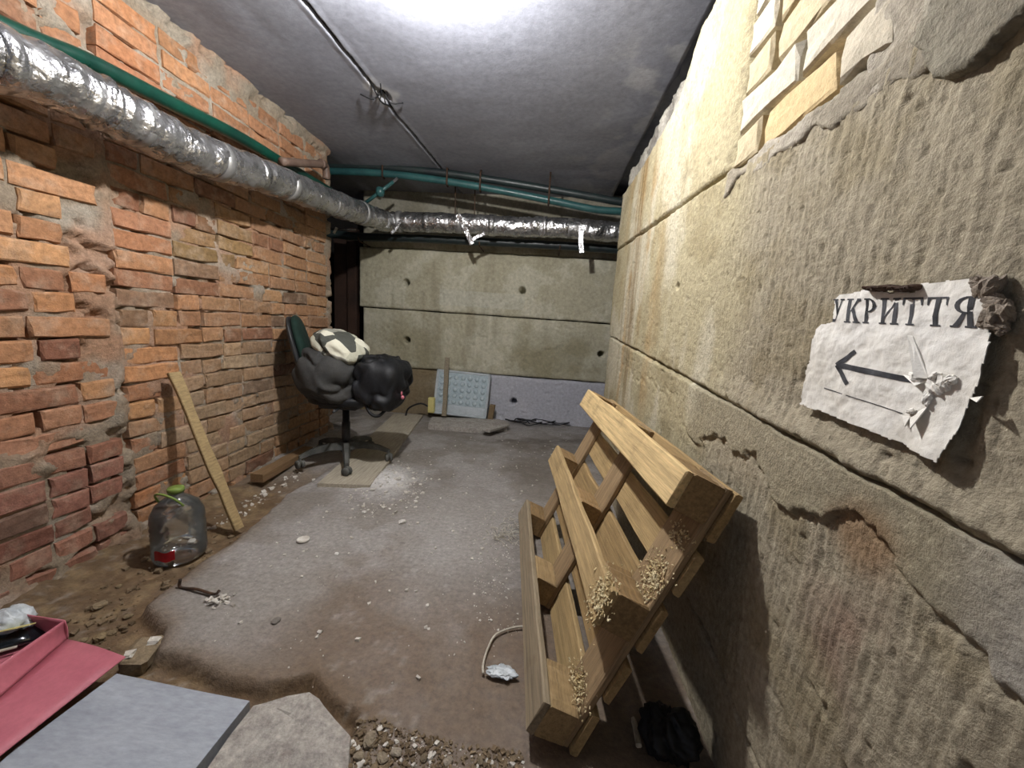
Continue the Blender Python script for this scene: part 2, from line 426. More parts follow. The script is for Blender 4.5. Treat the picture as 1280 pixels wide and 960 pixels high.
# ================================================================== FLOOR
TRENCH = [tuple(onz(*p, -0.03)[:2]) for p in [(310, 668), (226, 732), (174, 768), (206, 791), (194, 827), (234, 835), (270, 851), (325, 871), (389, 857), (420, 885), (453, 903)]]
TRENCH = [(-1.46, 4.1), (-1.37, 3.0), (-1.33, 2.35), (-1.36, 1.95)] + TRENCH + [(-0.33, 0.3), (-0.3, -0.9), (-2.2, -0.9), (-2.2, 4.1)]
def floor_h(X, Y):
    w = (fbm(X * 6, Y * 6, 3) - 0.5) * 0.07
    sd = poly_sd(X, Y, TRENCH) + w * 0.6
    low = ss(0.012, -0.012, sd)
    low = low * ss(2.5, 1.9, Y)           # trench fills up towards the far end
    h = DIRT * low + (fbm(X * 2, Y * 2, 11) - 0.5) * 0.012 + (fbm(X * 14, Y * 14, 12) - 0.5) * 0.008
    h = h + low * (fbm(X * 22, Y * 22, 13) - 0.5) * 0.02
    # debris mound at the foot of the brick wall
    h = h + 0.05 * ss(0.2, 0.0, np.abs(X - XL)) * fbm(X * 11, Y * 11, 15)
    # white dust heap beside the board
    c = onz(482, 600); r_ = np.hypot(X - c[0], (Y - c[1]) * 0.8)
    h = h + 0.022 * ss(0.2, 0.0, r_ + w) * (0.5 + fbm(X * 30, Y * 30, 16))
    return h, low
xs = np.arange(XL - 1.3, 2.0, 0.013); ys = spaced(-1.2, 5.2, 0.4, 3.0, 0.011, 0.022)
X, Y = np.meshgrid(xs, ys, indexing='ij')
hgt, low = floor_h(X, Y)
n1 = fbm(X * 1.6, Y * 1.6, 21); n2 = fbm(X * 5, Y * 5, 22); n3 = fbm(X * 18, Y * 18, 23)
base = np.ones(X.shape + (3,)) * hexc('87817a')
base = mixc(base, hexc('9d9996'), ss(0.4, 0.65, n2) * 0.8)
base = mixc(base, hexc('5d5348'), ss(0.5, 0.75, n1) * 0.5)
brown = ss(1.65, 1.05, Y + (n2 - .5) * 0.9 + (n1 - .5) * .5 + 0.1 * np.sin(X * 3)) * ss(-1.15, -0.5, X) * 0.95
base = mixc(base, hexc('6b5743'), np.clip(brown, 0, 1) * 0.8)
base = mixc(base, hexc('9a9692'), ss(0.45, 0.1, np.hypot(X + 0.35, (Y - 1.75) * 0.6) + (n2 - .5) * .5) * 0.75)
base = mixc(base, hexc('98948f'), ss(0.3, 0.05, np.hypot(X + 0.95, (Y - 1.35) * 0.45) + (n2 - .5) * .3) * 0.7)
base = mixc(base, hexc('4e4438'), ss(0.12, 0.0, np.abs(Y - 3.35 - 0.12 * np.sin(X * 2) + (n2 - .5) * .25)) * ss(-0.9, -0.2, X) * 0.6)
base = mixc(base, hexc('6a553c'), low * 0.95)
base = mixc(base, hexc('8a7658'), low * ss(0.5, 0.7, n3) * 0.7)
base = mixc(base, hexc('6a553c'), ss(0.08, 0.0, np.abs(poly_sd(X, Y, TRENCH))) * ss(1.9, 1.3, Y) * 0.6)
c = onz(482, 600)
base = mixc(base, hexc('dad8d6'), ss(0.26, 0.03, np.hypot(X - c[0], (Y - c[1]) * 0.8) + (n3 - .5) * .16 + (n2 - .5) * .1) * 0.9)
speck = ss(0.74, 0.8, vn(X * 55, Y * 55, 31)) * ss(0.45, 0.6, n2)
base = mixc(base, hexc('b5b2ac'), speck * 0.25)
floor = struct(put('floor', gridmesh('floor', np.stack([X, Y, hgt], -1), base, mat=M['floor'])))
def floor_z(x, y): return float(floor_h(np.array([x]), np.array([y]))[0][0])

# ================================================================== CEILING
xs = spaced(XL - 1.3, 2.0, -1.2, -0.85, 0.005, 0.018); ys = np.arange(-1.2, 5.2, 0.016)
X, Y = np.meshgrid(xs, ys, indexing='ij')
g0 = onz(378, 0, ZC); g1 = onz(555, 215, ZC)
gx = g0[0] + (Y - g0[1]) * (g1[0] - g0[0]) / (g1[1] - g0[1]) + (fbm(Y * 5, Y * 0, 41) - .5) * 0.02
hole = onz(478, 118, ZC)
dg = np.abs(X - gx) - 0.004 - 0.005 * fbm(X * 30, Y * 30, 42)
dh = np.hypot((X - hole[0]) * 1.3, (Y - hole[1]) * 0.75) - 0.05 + (fbm(X * 14, Y * 14, 43) - .5) * 0.09
up = 0.03 * ss(0.006, -0.004, dg) + 0.05 * ss(0.015, -0.02, dh) + (fbm(X * 3, Y * 3, 44) - .5) * 0.008 + 0.13 * ss(0.567, 0.585, X + (fbm(Y * 6, Y * 0, 49) - .5) * .02) * ss(0.95, 0.93, X)
up = up - 0.005 * ss(0.03, 0.0, np.abs(dg - 0.012)) * fbm(X * 10, Y * 10, 48)
n1 = fbm(X * 1.3, Y * 1.3, 45); n2 = fbm(X * 5, Y * 5, 46); n3 = fbm(X * 3.2, Y * 0.8, 47)
base = np.ones(X.shape + (3,)) * hexc('8c8f9a')
base = mixc(base, hexc('a1a5b1'), ss(0.4, 0.7, n1) * 0.7)
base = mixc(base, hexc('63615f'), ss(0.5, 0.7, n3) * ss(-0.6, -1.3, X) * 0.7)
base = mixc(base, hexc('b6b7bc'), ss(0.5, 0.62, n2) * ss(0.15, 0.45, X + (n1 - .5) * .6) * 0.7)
base = mixc(base, hexc('c5c6c8'), ss(0.05, 0.0, np.abs(dh - 0.03)) * ss(0.4, 0.6, n2) * 0.7)
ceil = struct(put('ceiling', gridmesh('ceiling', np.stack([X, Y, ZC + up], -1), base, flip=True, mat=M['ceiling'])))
mb = MB().box((0.0, 2.0, ZC + 0.22), (4.2, 6.6, 0.1)); part('slab', mb, M['dark_void'], ceil)

# ================================================================== LEFT WALL (bricks + mortar)
WE = 3.14                                            # far end of the brick wall
SEAM = 1.475                                         # straight joint between pier and wall
ys = np.arange(-0.4, WE + 0.001, 0.012); zs = np.arange(-0.12, ZC + 0.03, 0.012)
Y, Z = np.meshgrid(ys, zs, indexing='ij')
rec = -0.008 + (fbm(Y * 9, Z * 9, 51) - .5) * 0.020 - 0.035 * ss(0.56, 0.66, fbm(Y * 13, Z * 16, 50, 3)) + (fbm(Y * 40, Z * 40, 52) - .5) * 0.008
sm = ss(0.04, 0.0, np.abs(Y - SEAM - (fbm(Z * 4, Z * 0, 53) - .5) * 0.04))
rec = rec + sm * (0.016 + (fbm(Y * 30, Z * 30, 54) - .5) * 0.012)
top = ss(2.10, 2.30, Z + (fbm(Y * 5, Z * 5, 55) - .5) * 0.35); rec = rec + top * 0.026
pier_sm = ss(0.66, 0.8, fbm(Y * 6, Z * 8, 56)) * ss(SEAM + 0.02, SEAM - 0.05, Y); rec = rec + pier_sm * 0.02
low_ = ss(0.07, -0.06, Z) * fbm(Y * 7, Z * 7, 57); rec = rec + low_ * 0.035
base = np.ones(Y.shape + (3,)) * hexc('948674'); n2 = fbm(Y * 7, Z * 7, 58)
base = mixc(base, hexc('a39a8c'), ss(0.45, 0.7, n2))
base = mixc(base, hexc('978e7f'), top * 0.8); base = mixc(base, hexc('c9c1b6'), low_ * 1.2 * ss(0.4, 0.6, n2))
base = mixc(base, hexc('a97a5c'), ss(0.45, 0.7, fbm(Y * 5, Z * 5, 59)) * 0.6)
P = np.stack([XL + rec, Y, Z], -1)
P, K = skirt(P, base, 0, -0.38)
wall_left = struct(put('wall_left', gridmesh('wall_left', P, K, mat=M['mortar'])))
wall_left.data.materials.clear(); wall_left.data.materials.append(M['concrete'])

def brick_mesh(L, hh, seed, depth=0.05, chip=0.012):
    """front face at x=0 (towards +x), chipped rounded rim; y along, z up, centred"""
    r = random.Random(seed); ring = []
    ny = 4 if L > 0.18 else 3
    per = [(-1 + 2 * i / (ny - 1), -1) for i in range(ny)] + [(1, 0)] + [(1 - 2 * i / (ny - 1), 1) for i in range(ny)] + [(-1, 0)]
    out = []; inn = []; bk = []
    for u, w in per:
        e = r.random() ** 3 * chip; y = u * (L / 2 - r.random() ** 3 * chip * .7); z = w * (hh / 2 - r.random() ** 3 * chip * .55)
        bk.append((-depth, u * L / 2, w * hh / 2)); out.append((-0.0035 - e, y, z))
        k = 1 - (0.004 + r.random() * 0.006) / (L / 2); k2 = 1 - (0.003 + r.random() * 0.006) / (hh / 2)
        inn.append((r.uniform(-0.003, 0.002), y * k, z * k2))
    n = len(per); vs = bk + out + inn + [(r.uniform(-.002, .003), 0, 0)]; fs = []
    for a, b_ in ((0, n), (n, 2 * n)):
        fs += [(a + i, a + (i + 1) % n, b_ + (i + 1) % n, b_ + i) for i in range(n)]
    fs += [(2 * n + i, 2 * n + (i + 1) % n, 3 * n) for i in range(n)]
    mb = MB(); mb.add(vs, fs); me = mb.mesh('brick'); return me
STR = [brick_mesh(0.252, 0.075, 100 + i) for i in range(9)]
HDR = [brick_mesh(0.123, 0.075, 200 + i) for i in range(6)]
BCOL = ['ab7854', 'b07f58', 'a07051', 'a67957', 'b88a60', '9b6e53', 'ab8160']
def brick_color(y, z, r):
    c = hexc(r.choice(BCOL))
    if y < SEAM:
        c = mixc(c, hexc('94685d'), np.array(np.clip(ss(0.8, 0.2, np.array(z)), 0, 1) * .8))
        c = mixc(c, hexc('b08a68'), np.array(ss(1.0, 1.4, np.array(z)) * .5))
    f = float(fbm(np.array(y * 1.7), np.array(z * 2.2), 61))
    pale = float(ss(0.5, 0.3, np.hypot((np.array(y) - 2.15) * .8, (np.array(z) - 0.42)))) * (0.4 + r.random() * .6)
    c = mixc(c, hexc('a89a83'), np.array(pale * .9))
    c = mixc(c, hexc('9c8062'), np.array(float(ss(1.55, 2.0, np.array(y))) * 0.5))
    if float(np.hypot(y - 2.05, (z - 1.36) * 1.1)) < 0.2: c = mixc(c, hexc('7d6a42'), np.array(r.uniform(.2, .75)))
    if r.random() < 0.05: c = mixc(c, hexc('6e4338'), np.array(0.55))
    if r.random() < 0.05: c = mixc(c, hexc('6b5a4c'), np.array(0.7))
    if z > 1.75: c = mixc(c, hexc('a56f50'), np.array(0.4))
    return c * r.uniform(0.82, 1.12)
def lay(y0, y1, z0, pitch, shift, seed):
    r = random.Random(seed); row = 0; z = z0
    while z < ZC - 0.03:
        y = y0 + (0 if row % 2 else shift)
        if row % 2 == 0 and shift > 0.03:
            pass
        while y < y1 - 0.05:
            hd = r.random() < 0.28; L = 0.123 if hd else 0.252
            if y + L > y1: L = 0.123; hd = True
            if y + L > y1 + 0.01: break
            yc = y + L / 2
            sk = fbm(np.array(yc * 3.3), np.array(z * 3.3), 63)
            t = ss(2.14, 2.30, np.array(z + (float(fbm(np.array(yc * 5), np.array(z * 5), 55)) - .5) * .35))
            if float(t) < 0.9 and not (yc < SEAM and r.random() < 0.04):
                me = r.choice(HDR if hd else STR)
                o = put('brick', me, M['brick'], wall_left, color=brick_color(yc, z, r))
                o.location = (XL + r.uniform(-0.007, 0.006), yc, z + r.uniform(-0.004, 0.004))
                o.rotation_euler = (r.uniform(-0.02, 0.02), r.uniform(-0.03, 0.03), r.uniform(-0.025, 0.025))
                if r.random() < 0.5: o.scale.y = -1 if False else 1
            y += L + 0.006 + r.uniform(-0.003, 0.007)
        z += pitch; row += 1
lay(0.42, SEAM - 0.02, -0.02, 0.0835, -0.12, 1)
lay(SEAM + 0.022, WE, -0.035, 0.081, -0.0, 2)

# ================================================================== RIGHT WALL (concrete blocks)
def pl(pts):
    a = np.array(sorted(pts)); return lambda y: np.interp(y, a[:, 0], a[:, 1])
def rw(*pp): return [tuple(onx(*p, XR)[1:]) for p in pp]
J_up = pl([(-1.2, 1.40), (0.5, 1.40)] + rw((775, 310), (910, 215)))
J_lo = pl([(-1.2, 0.78), (-0.2, 0.795)] + rw((765, 422), (940, 520), (1280, 700)))
J_bt = pl([(-1.2, 0.1), (0.4, 0.14)] + rw((885, 800), (945, 955)) + [(2.9, 0.33)])
RE = 2.86                                            # far end of the right wall
BSEAM = 1.16                                         # vertical joint between top block and brick infill
core = MB(); core.box((XR + 0.275, 0.83, 0.92), (0.42, RE + 1.2 - 0.03, 2.24))
wall_right = struct(part('wall_right', core, M['mortar'], None))

def comb(Y, Z, s):
    w = fbm(Y * 3, Z * 3, s) * 0.05
    return vn((Y + w) * 125, Z * 9, s + 1) * 0.55 + vn((Y + w) * 210, Z * 16, s + 2) * 0.45
def rblock(name, y0, y1, zlo, zhi, seed, relief=1.0, extra=None, colf=None):
    ys = spaced(y0, y1, 0.2, 1.1, 0.0035, 0.011)
    n = int(np.clip((float(zhi(0.8 if y0 < .8 < y1 else (y0 + y1) / 2)) - float(zlo(0.8 if y0 < .8 < y1 else (y0 + y1) / 2))) / 0.0045, 8, 150))
    t = np.linspace(0, 1, n)
    Y, T = np.meshgrid(ys, t, indexing='ij')
    A = zlo(Y) + 0.0005 + (fbm(Y * 12, Y * 0, seed) - .5) * 0.008; B = zhi(Y) - 0.0005 + (fbm(Y * 12, Y * 0 + 4, seed + 1) - .5) * 0.012
    A = A + 0.002; B = B - 0.002
    Z = A + (B - A) * T
    e = np.minimum(np.minimum(Z - A, B - Z), np.minimum(Y - y0, y1 - Y))
    h = (fbm(Y * 2.5, Z * 2.5, seed + 2) - .5) * 0.016
    near = ss(1.45, 0.75, Y + (fbm(Y * 3, Z * 3, seed + 9) - .5) * .5)
    h = h + near * relief * (comb(Y, Z, seed + 3) - .5) * 0.0055
    h = h + (fbm(Y * 35, Z * 35, seed + 5) - .5) * 0.006
    pit = ss(0.90, 0.95, vn(Y * 42, Z * 42, seed + 6)) + 0.7 * ss(0.85, 0.92, vn(Y * 85, Z * 85, seed + 7)); h = h - pit * 0.004
    h = h - 0.012 * ss(0.009, 0.0, e + (fbm(Y * 40, Z * 40, seed + 8) - .5) * 0.014)
    # own colour: cream farther in, grey-tan nearer, rust streaks
    n1 = fbm(Y * 2, Z * 2, 301); n2 = fbm(Y * 7, Z * 7, 302); n4 = fbm(Y * 9, Z * 0.9, 303)
    c_ = np.ones(Y.shape + (3,)) * hexc('a99f89')
    cream = ss(0.95, 1.25, Y + (n1 - .5) * .6) * ss(0.25, 0.6, Z)
    c_ = mixc(c_, hexc('b7ac8a'), cream * 0.8)
    c_ = mixc(c_, hexc('cdc6b0'), ss(0.5, 0.68, fbm(Y * 5, Z * 2.2, 304)) * cream * 0.7)
    c_ = mixc(c_, hexc('8d7f5c'), ss(0.5, 0.72, n2) * 0.4)
    fade = ss(0.55, 0.1, np.abs(Y - 2.15)) * ss(0.35, 0.8, Z)
    st = ss(0.40, 0.75, fbm(Y * 11, Z * 0.8 + Y, 303) * 0.7 + n2 * 0.3)
    c_ = mixc(c_, hexc('b98d4e'), st * fade * 0.75)
    c_ = mixc(c_, hexc('7d6239'), ss(0.52, 0.75, fbm(Y * 17, Z * 0.9, 305)) * fade * 0.65)
    red = ss(0.16, 0.02, np.hypot((Y - 0.56) * 1.3, (Z - 0.58) * 0.8) + (n2 - .5) * .2)
    c_ = mixc(c_, hexc('8a6459'), red * 0.5 * ss(0.35, 0.6, n2))
    c_ = mixc(c_, hexc('6f675a'), pit * 0.3)
    if extra is not None: h, c_ = extra(Y, Z, h, c_, A, B)
    P = np.stack([XR - h, Y, Z], -1)
    P, K = skirt(P, c_, 0, 0.06)
    return put('concrete_block', gridmesh('concrete_block', P, K, flip=False, mat=M['concrete']), parent=wall_right)
def ex_mid(Y, Z, h, c_, A, B):                       # mortar crust smeared below the joint
    d = B - Z
    wdt = 0.10 + 0.02 * np.sin(Y * 7) + (fbm(Y * 7, Z * 7, 71) - .5) * 0.13 + (fbm(Y * 35, Z * 35, 70) - .5) * 0.05
    m_ = ss(0.004, -0.004, d - wdt) * ss(1.25, 1.05, Y + (fbm(Y * 6, Z * 6, 72) - .5) * .3)
    crk = ss(0.008, 0.0, np.abs(d - wdt)) * m_
    hs = (fbm(Y * 6, Z * 6, 73) - .5) * 0.012 + 0.007
    h = h * (1 - m_) + m_ * hs - 0.004 * ss(0.01, 0.0, np.abs(d - wdt - 0.008)) * (1 - m_)
    c_ = mixc(c_, hexc('a0977f'), m_ * 0.75)
    c_ = mixc(c_, hexc('b6b3ae'), m_ * ss(0.5, 0.3, Y + (fbm(Y * 5, Z * 5, 74) - .5) * .3) * 0.8)
    o_ = ss(0.09, 0.02, np.hypot((Y - 0.555), (Z - 0.735) * 1.3) + (fbm(Y * 14, Z * 14, 75) - .5) * .06)
    c_ = mixc(c_, hexc('8f6a44'), o_ * 0.6)
    sm2 = ss(0.5, 0.62, fbm(Y * 3.2, Z * 3.2, 76)) * ss(0.45, 0.2, Z)
    h = h * (1 - sm2 * .7) + sm2 * 0.004
    c_ = mixc(c_, hexc('a8a191'), sm2 * 0.6)
    return h, c_
def ex_up(Y, Z, h, c_, A, B):
    lip = ss(0.07, 0.0, Z - A) * ss(1.3, 0.8, Y)
    h = h + lip * (0.010 + 0.012 * fbm(Y * 18, Z * 18, 77))
    cr = ss(0.012, 0.0, np.abs((Z - 1.15) - (Y - 1.2) * 1.5 + (fbm(Y * 9, Z * 9, 78) - .5) * .12)) * ss(1.4, 1.2, Y)
    h = h - cr * 0.004
    hl = np.hypot(*(np.array([Y, Z]) - np.array(onx(847, 358, XR)[1:])[:, None, None])); h = h - 0.03 * ss(0.016, 0.006, hl)
    return h, c_
def ex_top(Y, Z, h, c_, A, B):
    cr = ss(0.03, 0.0, Y - BSEAM - 0.012 + (fbm(Z * 15, Z * 0, 79) - .5) * .05)
    h = h - cr * 0.012
    return h, c_
rblock('row', -1.2, RE, lambda y: np.full_like(np.asarray(y, float), -0.12), J_bt, 400, 0.4)
rblock('row', -1.2, RE, J_bt, J_lo, 420, 1.5, ex_mid)
rblock('row', -1.2, RE, J_lo, J_up, 440, 1.1, ex_up)
TOPZ = pl([(BSEAM, 2.05), (1.55, 2.06), (1.72, 1.92), (2.2, 1.90), (RE, 1.93)])
rblock('row', BSEAM, RE, J_up, TOPZ, 460, 0.5, ex_top)
# broken mortar on top of the block row
ys = np.arange(1.4, RE, 0.014); zs = np.arange(1.85, 2.10, 0.014); Y, Z = np.meshgrid(ys, zs, indexing='ij')
Z = Z - 0.06 * fbm(Y * 6, Y * 0, 81) * (Z - 1.85) / .25
P = np.stack([XR + 0.045 - (fbm(Y * 9, Z * 9, 82) - .5) * 0.07 - 0.03 * (fbm(Y * 30, Z * 30, 83) - .5), Y, Z], -1)
base = mixc(np.ones(Y.shape + (3,)) * hexc('7e7a73'), hexc('a8a49a'), ss(.4, .65, fbm(Y * 8, Z * 8, 84)))
P, K = skirt(P, base, 0, 0.12)
put('mortar_rubble', gridmesh('mortar_rubble', P, K, mat=M['concrete']), parent=wall_right)
# pale sand-lime bricks beside the top block
SB = [brick_mesh(0.235, 0.082, 500 + i, 0.06, 0.016) for i in range(5)]; SH = [brick_mesh(0.112, 0.082, 520 + i, 0.06, 0.016) for i in range(4)]
r = random.Random(5); z = 1.475; row = 0
zb = pl([(0.4, 1.40), (0.75, 1.42), (1.15, 1.43)])
while z < 2.1:
    y = BSEAM - 0.018; first = row % 2 == 0
    while y > 0.68 - 0.05 * row:
        hd = first or r.random() < 0.25; L = 0.112 if hd else 0.235
        o = put('brick', r.choice(SH if hd else SB), M['silicate'], wall_right, color=mixc(hexc(r.choice(['bfb7a2', 'c9c2b1', 'b8af98', 'c4bcaa'])), hexc('d3a94c'), np.array(0.5 if row == 0 and not hd and 0.7 < y < 1.06 else r.random() * .18)))
        o.location = (XR - r.uniform(-0.006, 0.003), y - L / 2, z + r.uniform(-.003, .003)); o.rotation_euler = (r.uniform(-.02, .02), r.uniform(-.03, .03), math.pi + r.uniform(-.02, .02))
        y -= L + 0.008; first = False
    z += 0.089; row += 1
# mortar bed below and rendered patches beside the pale bricks
def patch(name, poly, seed, proud, colour, soft=0.012, rough_=0.02):
    pa = np.array(poly); ys = np.arange(pa[:, 0].min() - .03, pa[:, 0].max() + .03, 0.006); zs = np.arange(pa[:, 1].min() - .03, pa[:, 1].max() + .03, 0.006)
    Y, Z = np.meshgrid(ys, zs, indexing='ij')
    sd = poly_sd(Y, Z, poly) + (fbm(Y * 12, Z * 12, seed) - .5) * 0.06
    h = -0.05 + (0.05 + proud) * ss(soft, -soft * .3, sd) + (fbm(Y * 7, Z * 7, seed + 1) - .5) * rough_ + (fbm(Y * 45, Z * 45, seed + 2) - .5) * 0.007
    c_ = np.ones(Y.shape + (3,)) * hexc(colour); n2 = fbm(Y * 8, Z * 8, seed + 3)
    c_ = mixc(c_, hexc('c4bcae'), ss(.5, .72, n2) * .5); c_ = mixc(c_, hexc('857c6c'), ss(.5, .28, n2) * .4)
    P = np.stack([XR - h, Y, Z], -1)
    return put(name, gridmesh(name, P, c_, flip=False, mat=M['concrete']), parent=wall_right)
def ybase(y): return float(J_up(y))
patch('mortar_bed', [(BSEAM + .01, 1.39), (BSEAM + .01, 1.445), (0.9, 1.437), (0.62, 1.425), (0.5, 1.42), (0.5, 1.36), (0.8, 1.375)], 601, 0.004, 'a39a88')
patch('render_patch', [(0.70, 1.38), (0.70, 1.50), (0.66, 1.62), (0.62, 1.75), (0.58, 2.08), (-0.9, 2.08), (-0.9, 1.36), (0.3, 1.36), (0.5, 1.37)], 611, 0.006, 'a89f8e', rough_=0.03)
patch('render_patch', [(0.62, 1.40), (0.60, 1.47), (0.56, 1.56), (0.40, 1.52), (0.34, 1.42), (0.36, 1.31), (0.42, 1.27), (0.47, 1.34), (0.55, 1.33)], 621, 0.020, '96907f', soft=0.006)

# ================================================================== BACK WALL (foundation blocks)
mb = MB().box((-0.06, YB + 0.42, 1.1), (3.74, 0.4, 2.5)); wall_back = struct(part('wall_back', mb, M['dark_void'], None))
XB0, XB1 = -1.935, 1.8
jb = [pl([(-3, -0.1), (3, -0.1)]),
      pl([tuple(ony(*p, YB)[[0, 2]]) for p in ((450, 456), (740, 478))] + [(1.9, 0.46)]),
      pl([tuple(ony(*p, YB)[[0, 2]]) for p in ((448, 383), (765, 405))] + [(1.9, 1.06)]),
      pl([tuple(ony(*p, YB)[[0, 2]]) for p in ((450, 308), (768, 325))] + [(1.9, 1.685)]),
      pl([(-3, 2.3), (3, 2.3)])]
HOLES = [ony(*p, YB)[[0, 2]] for p in ((508, 353), (653, 363), (508, 425), (503, 488), (642, 502), (752, 443))]
for k in range(4):
    xs = np.arange(XB0 + (0.0, 0.03, 0.0, 0.02)[k], XB1, 0.011); t = np.linspace(0, 1, 56)
    X, T = np.meshgrid(xs, t, indexing='ij'); A = jb[k](X) + 0.005 + (fbm(X * 8, X * 0, 700 + k) - .5) * .012; B = jb[k + 1](X) - 0.005 + (fbm(X * 8, X * 0, 710 + k) - .5) * .012
    Z = A + (B - A) * T
    e = np.minimum(np.minimum(Z - A, B - Z), X - xs[0])
    h = (fbm(X * 3, Z * 3, 720 + k) - .5) * 0.012 + (fbm(X * 25, Z * 25, 730 + k) - .5) * 0.006 - 0.012 * ss(0.015, 0, e + (fbm(X * 30, Z * 30, 740 + k) - .5) * .012)
    h = h - 0.006 * ss(0.8, 0.87, vn(X * 22, Z * 22, 745 + k)) + (0.0, -0.012, 0.012, -0.03)[k]
    n1 = fbm(X * 1.5, Z * 1.5, 750); n2 = fbm(X * 6, Z * 6, 751); n4 = fbm(X * 9, Z * 1.0, 752)
    c_ = np.ones(X.shape + (3,)) * hexc('b0ab95')
    c_ = mixc(c_, hexc('c6c3b1'), ss(.42, .66, n2) * .7); c_ = mixc(c_, hexc('77704f'), ss(.5, .72, n1) * .5)
    c_ = mixc(c_, hexc('6f6852'), ss(.55, .8, n4) * .3)
    if k == 0:
        c_ = mixc(c_, hexc('b5b7c4'), ss(-1.1, -0.6, X + (n2 - .5) * .4) * 0.85)
        c_ = mixc(c_, hexc('77664c'), ss(-0.85, -1.25, X + (n2 - .5) * .3) * 0.85)
        c_ = mixc(c_, hexc('c3c4cb'), ss(0.25, 0.0, Z + (n2 - .5) * .5) * ss(-.9, -.4, X) * .6)
    if k == 2:
        pr = ss(0.01, 0, poly_sd(X, Z, [(-1.08, 1.17), (-.22, 1.16), (-.22, 1.30), (-1.08, 1.32)])); c_ = mixc(c_, hexc('bdbcae'), pr * .6)
    if k == 3: c_ = mixc(c_, hexc('6f6c68'), np.full(X.shape, 0.5) * ss(1.75, 1.9, Z))
    for hx, hz in HOLES:
        d_ = np.hypot(X - hx, Z - hz); h = h - 0.19 * ss(0.036, 0.026, d_)
    P = np.stack([X, YB - h, Z], -1); P, K = skirt(P, c_, 1, 0.06)
    put('concrete_block', gridmesh('concrete_block', P, K, flip=True, mat=M['back_concrete']), parent=wall_back)

# passage walls that close the dark corners
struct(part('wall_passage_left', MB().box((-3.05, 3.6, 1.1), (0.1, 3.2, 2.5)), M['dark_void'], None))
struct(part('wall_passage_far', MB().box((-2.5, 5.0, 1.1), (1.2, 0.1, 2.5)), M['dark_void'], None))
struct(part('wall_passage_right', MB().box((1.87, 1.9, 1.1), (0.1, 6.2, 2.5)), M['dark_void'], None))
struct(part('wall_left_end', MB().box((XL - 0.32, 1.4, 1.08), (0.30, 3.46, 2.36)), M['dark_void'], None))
d1 = MB().box((-2.06, 4.12, 0.95), (0.10, 0.08, 1.9), bev=0.004); d1.box((-2.20, 4.18, 0.93), (0.20, 0.04, 1.86), bev=0.004)
struct(part('door_1', d1, M['door_brown'], None))

# ================================================================== LAMP
t = thing('ceiling_lamp', 'bare white bulb glowing in a black socket under the concrete ceiling', 'lamp', LAMP)
L = Vector(LAMP)
prof = [(0.0, -0.034), (0.014, -0.031), (0.026, -0.020), (0.032, -0.004), (0.031, 0.010), (0.024, 0.026), (0.016, 0.036)]
part('bulb', MB().lathe(prof, 20, L), M['bulb'], t, True)
part('socket', MB().lathe([(0.014, 0.034), (0.019, 0.036), (0.019, 0.075), (0.012, 0.082)], 20, L), M['black_plastic'], t, True)
part('cord', MB().tube([L + Vector((0, 0, 0.08)), L + Vector((0.003, 0.0, 0.11)), L + Vector((0, 0, 0.165))], 0.004, 8), M['cable'], t, True)

# ================================================================== PIPES
def spline(pts, n):
    """Catmull-Rom through the points"""
    P = [Vector(p) for p in pts]; P = [P[0] * 2 - P[1]] + P + [P[-1] * 2 - P[-2]]; out = []
    for i in range(1, len(P) - 2):
        for k in range(n):
            u = k / n; a, b_, c_, d_ = P[i - 1:i + 3]
            out.append(0.5 * ((2 * b_) + (c_ - a) * u + (2 * a - 5 * b_ + 4 * c_ - d_) * u * u + (3 * b_ - a - 3 * c_ + d_) * u ** 3))
    out.append(P[-2]); return out
DX = XL + 0.22
YP = 3.62
dp = [(DX, 0.2, 1.60), (DX, 0.7, 1.60)] + [tuple(onx(*p, DX)) for p in ((60, 97), (150, 143), (250, 193), (345, 226), (405, 250))] + [(-1.51, 3.05, 1.80), (-1.47, 3.4, 1.83)]
dp += [tuple(ony(*p, YP)) for p in ((490, 277), (560, 279), (640, 283), (700, 285), (768, 290))] + [(0.95, YP, 1.84), (1.6, YP, 1.84)]
path = spline(dp, 22)
RD = 0.083
def duct_r(i, a):
    return 1 + 0.16 * (float(vn(np.array(i * 0.55), np.array(a * 1.1), 91)) - .5) + 0.10 * (float(vn(np.array(i * 1.9), np.array(math.cos(a) * 2 + 5), 92)) - .5) + 0.05 * math.sin(i * 0.9 + a * 2) * (0.5 + 0.5 * math.sin(i * .23)) + 0.03 * (1 if i % 9 < 2 else 0)
t = thing('foil_duct', 'silver foil wrapped duct running along brick wall and across the back', 'duct', (DX, 0.2, 1.52))
part('duct', MB().tube(path, RD, 26, True, duct_r), M['foil'], t, True)
for i in range(14, len(path) - 8, 11):
    seg = path[i:i + 3]
    jit = rng.uniform(-.006, .006)
    part('tape_band', MB().tube([seg[0], seg[1], seg[2]], RD * 1.045 + jit, 22, True), M['tape'] if i % 2 else M['foil'], t, True)
def strip(pts, w, up=(0, 1, 0), th=0.002):
    mb = MB(); P = [Vector(p) for p in pts]; u = Vector(up).normalized(); vs = []
    for i, p in enumerate(P):
        tt = (P[min(i + 1, len(P) - 1)] - P[max(i - 1, 0)]).normalized(); sd = tt.cross(u).normalized() * (w / 2); nn = u * th
        vs += [p - sd, p + sd, p + sd + nn, p - sd + nn]
    fs = []
    for i in range(len(P) - 1):
        for k in range(4): fs.append((i * 4 + k, i * 4 + (k + 1) % 4, (i + 1) * 4 + (k + 1) % 4, (i + 1) * 4 + k))
    fs += [(0, 1, 2, 3), tuple(4 * (len(P) - 1) + k for k in (3, 2, 1, 0))]
    return mb.add(vs, fs)
YF = YP - 0.10
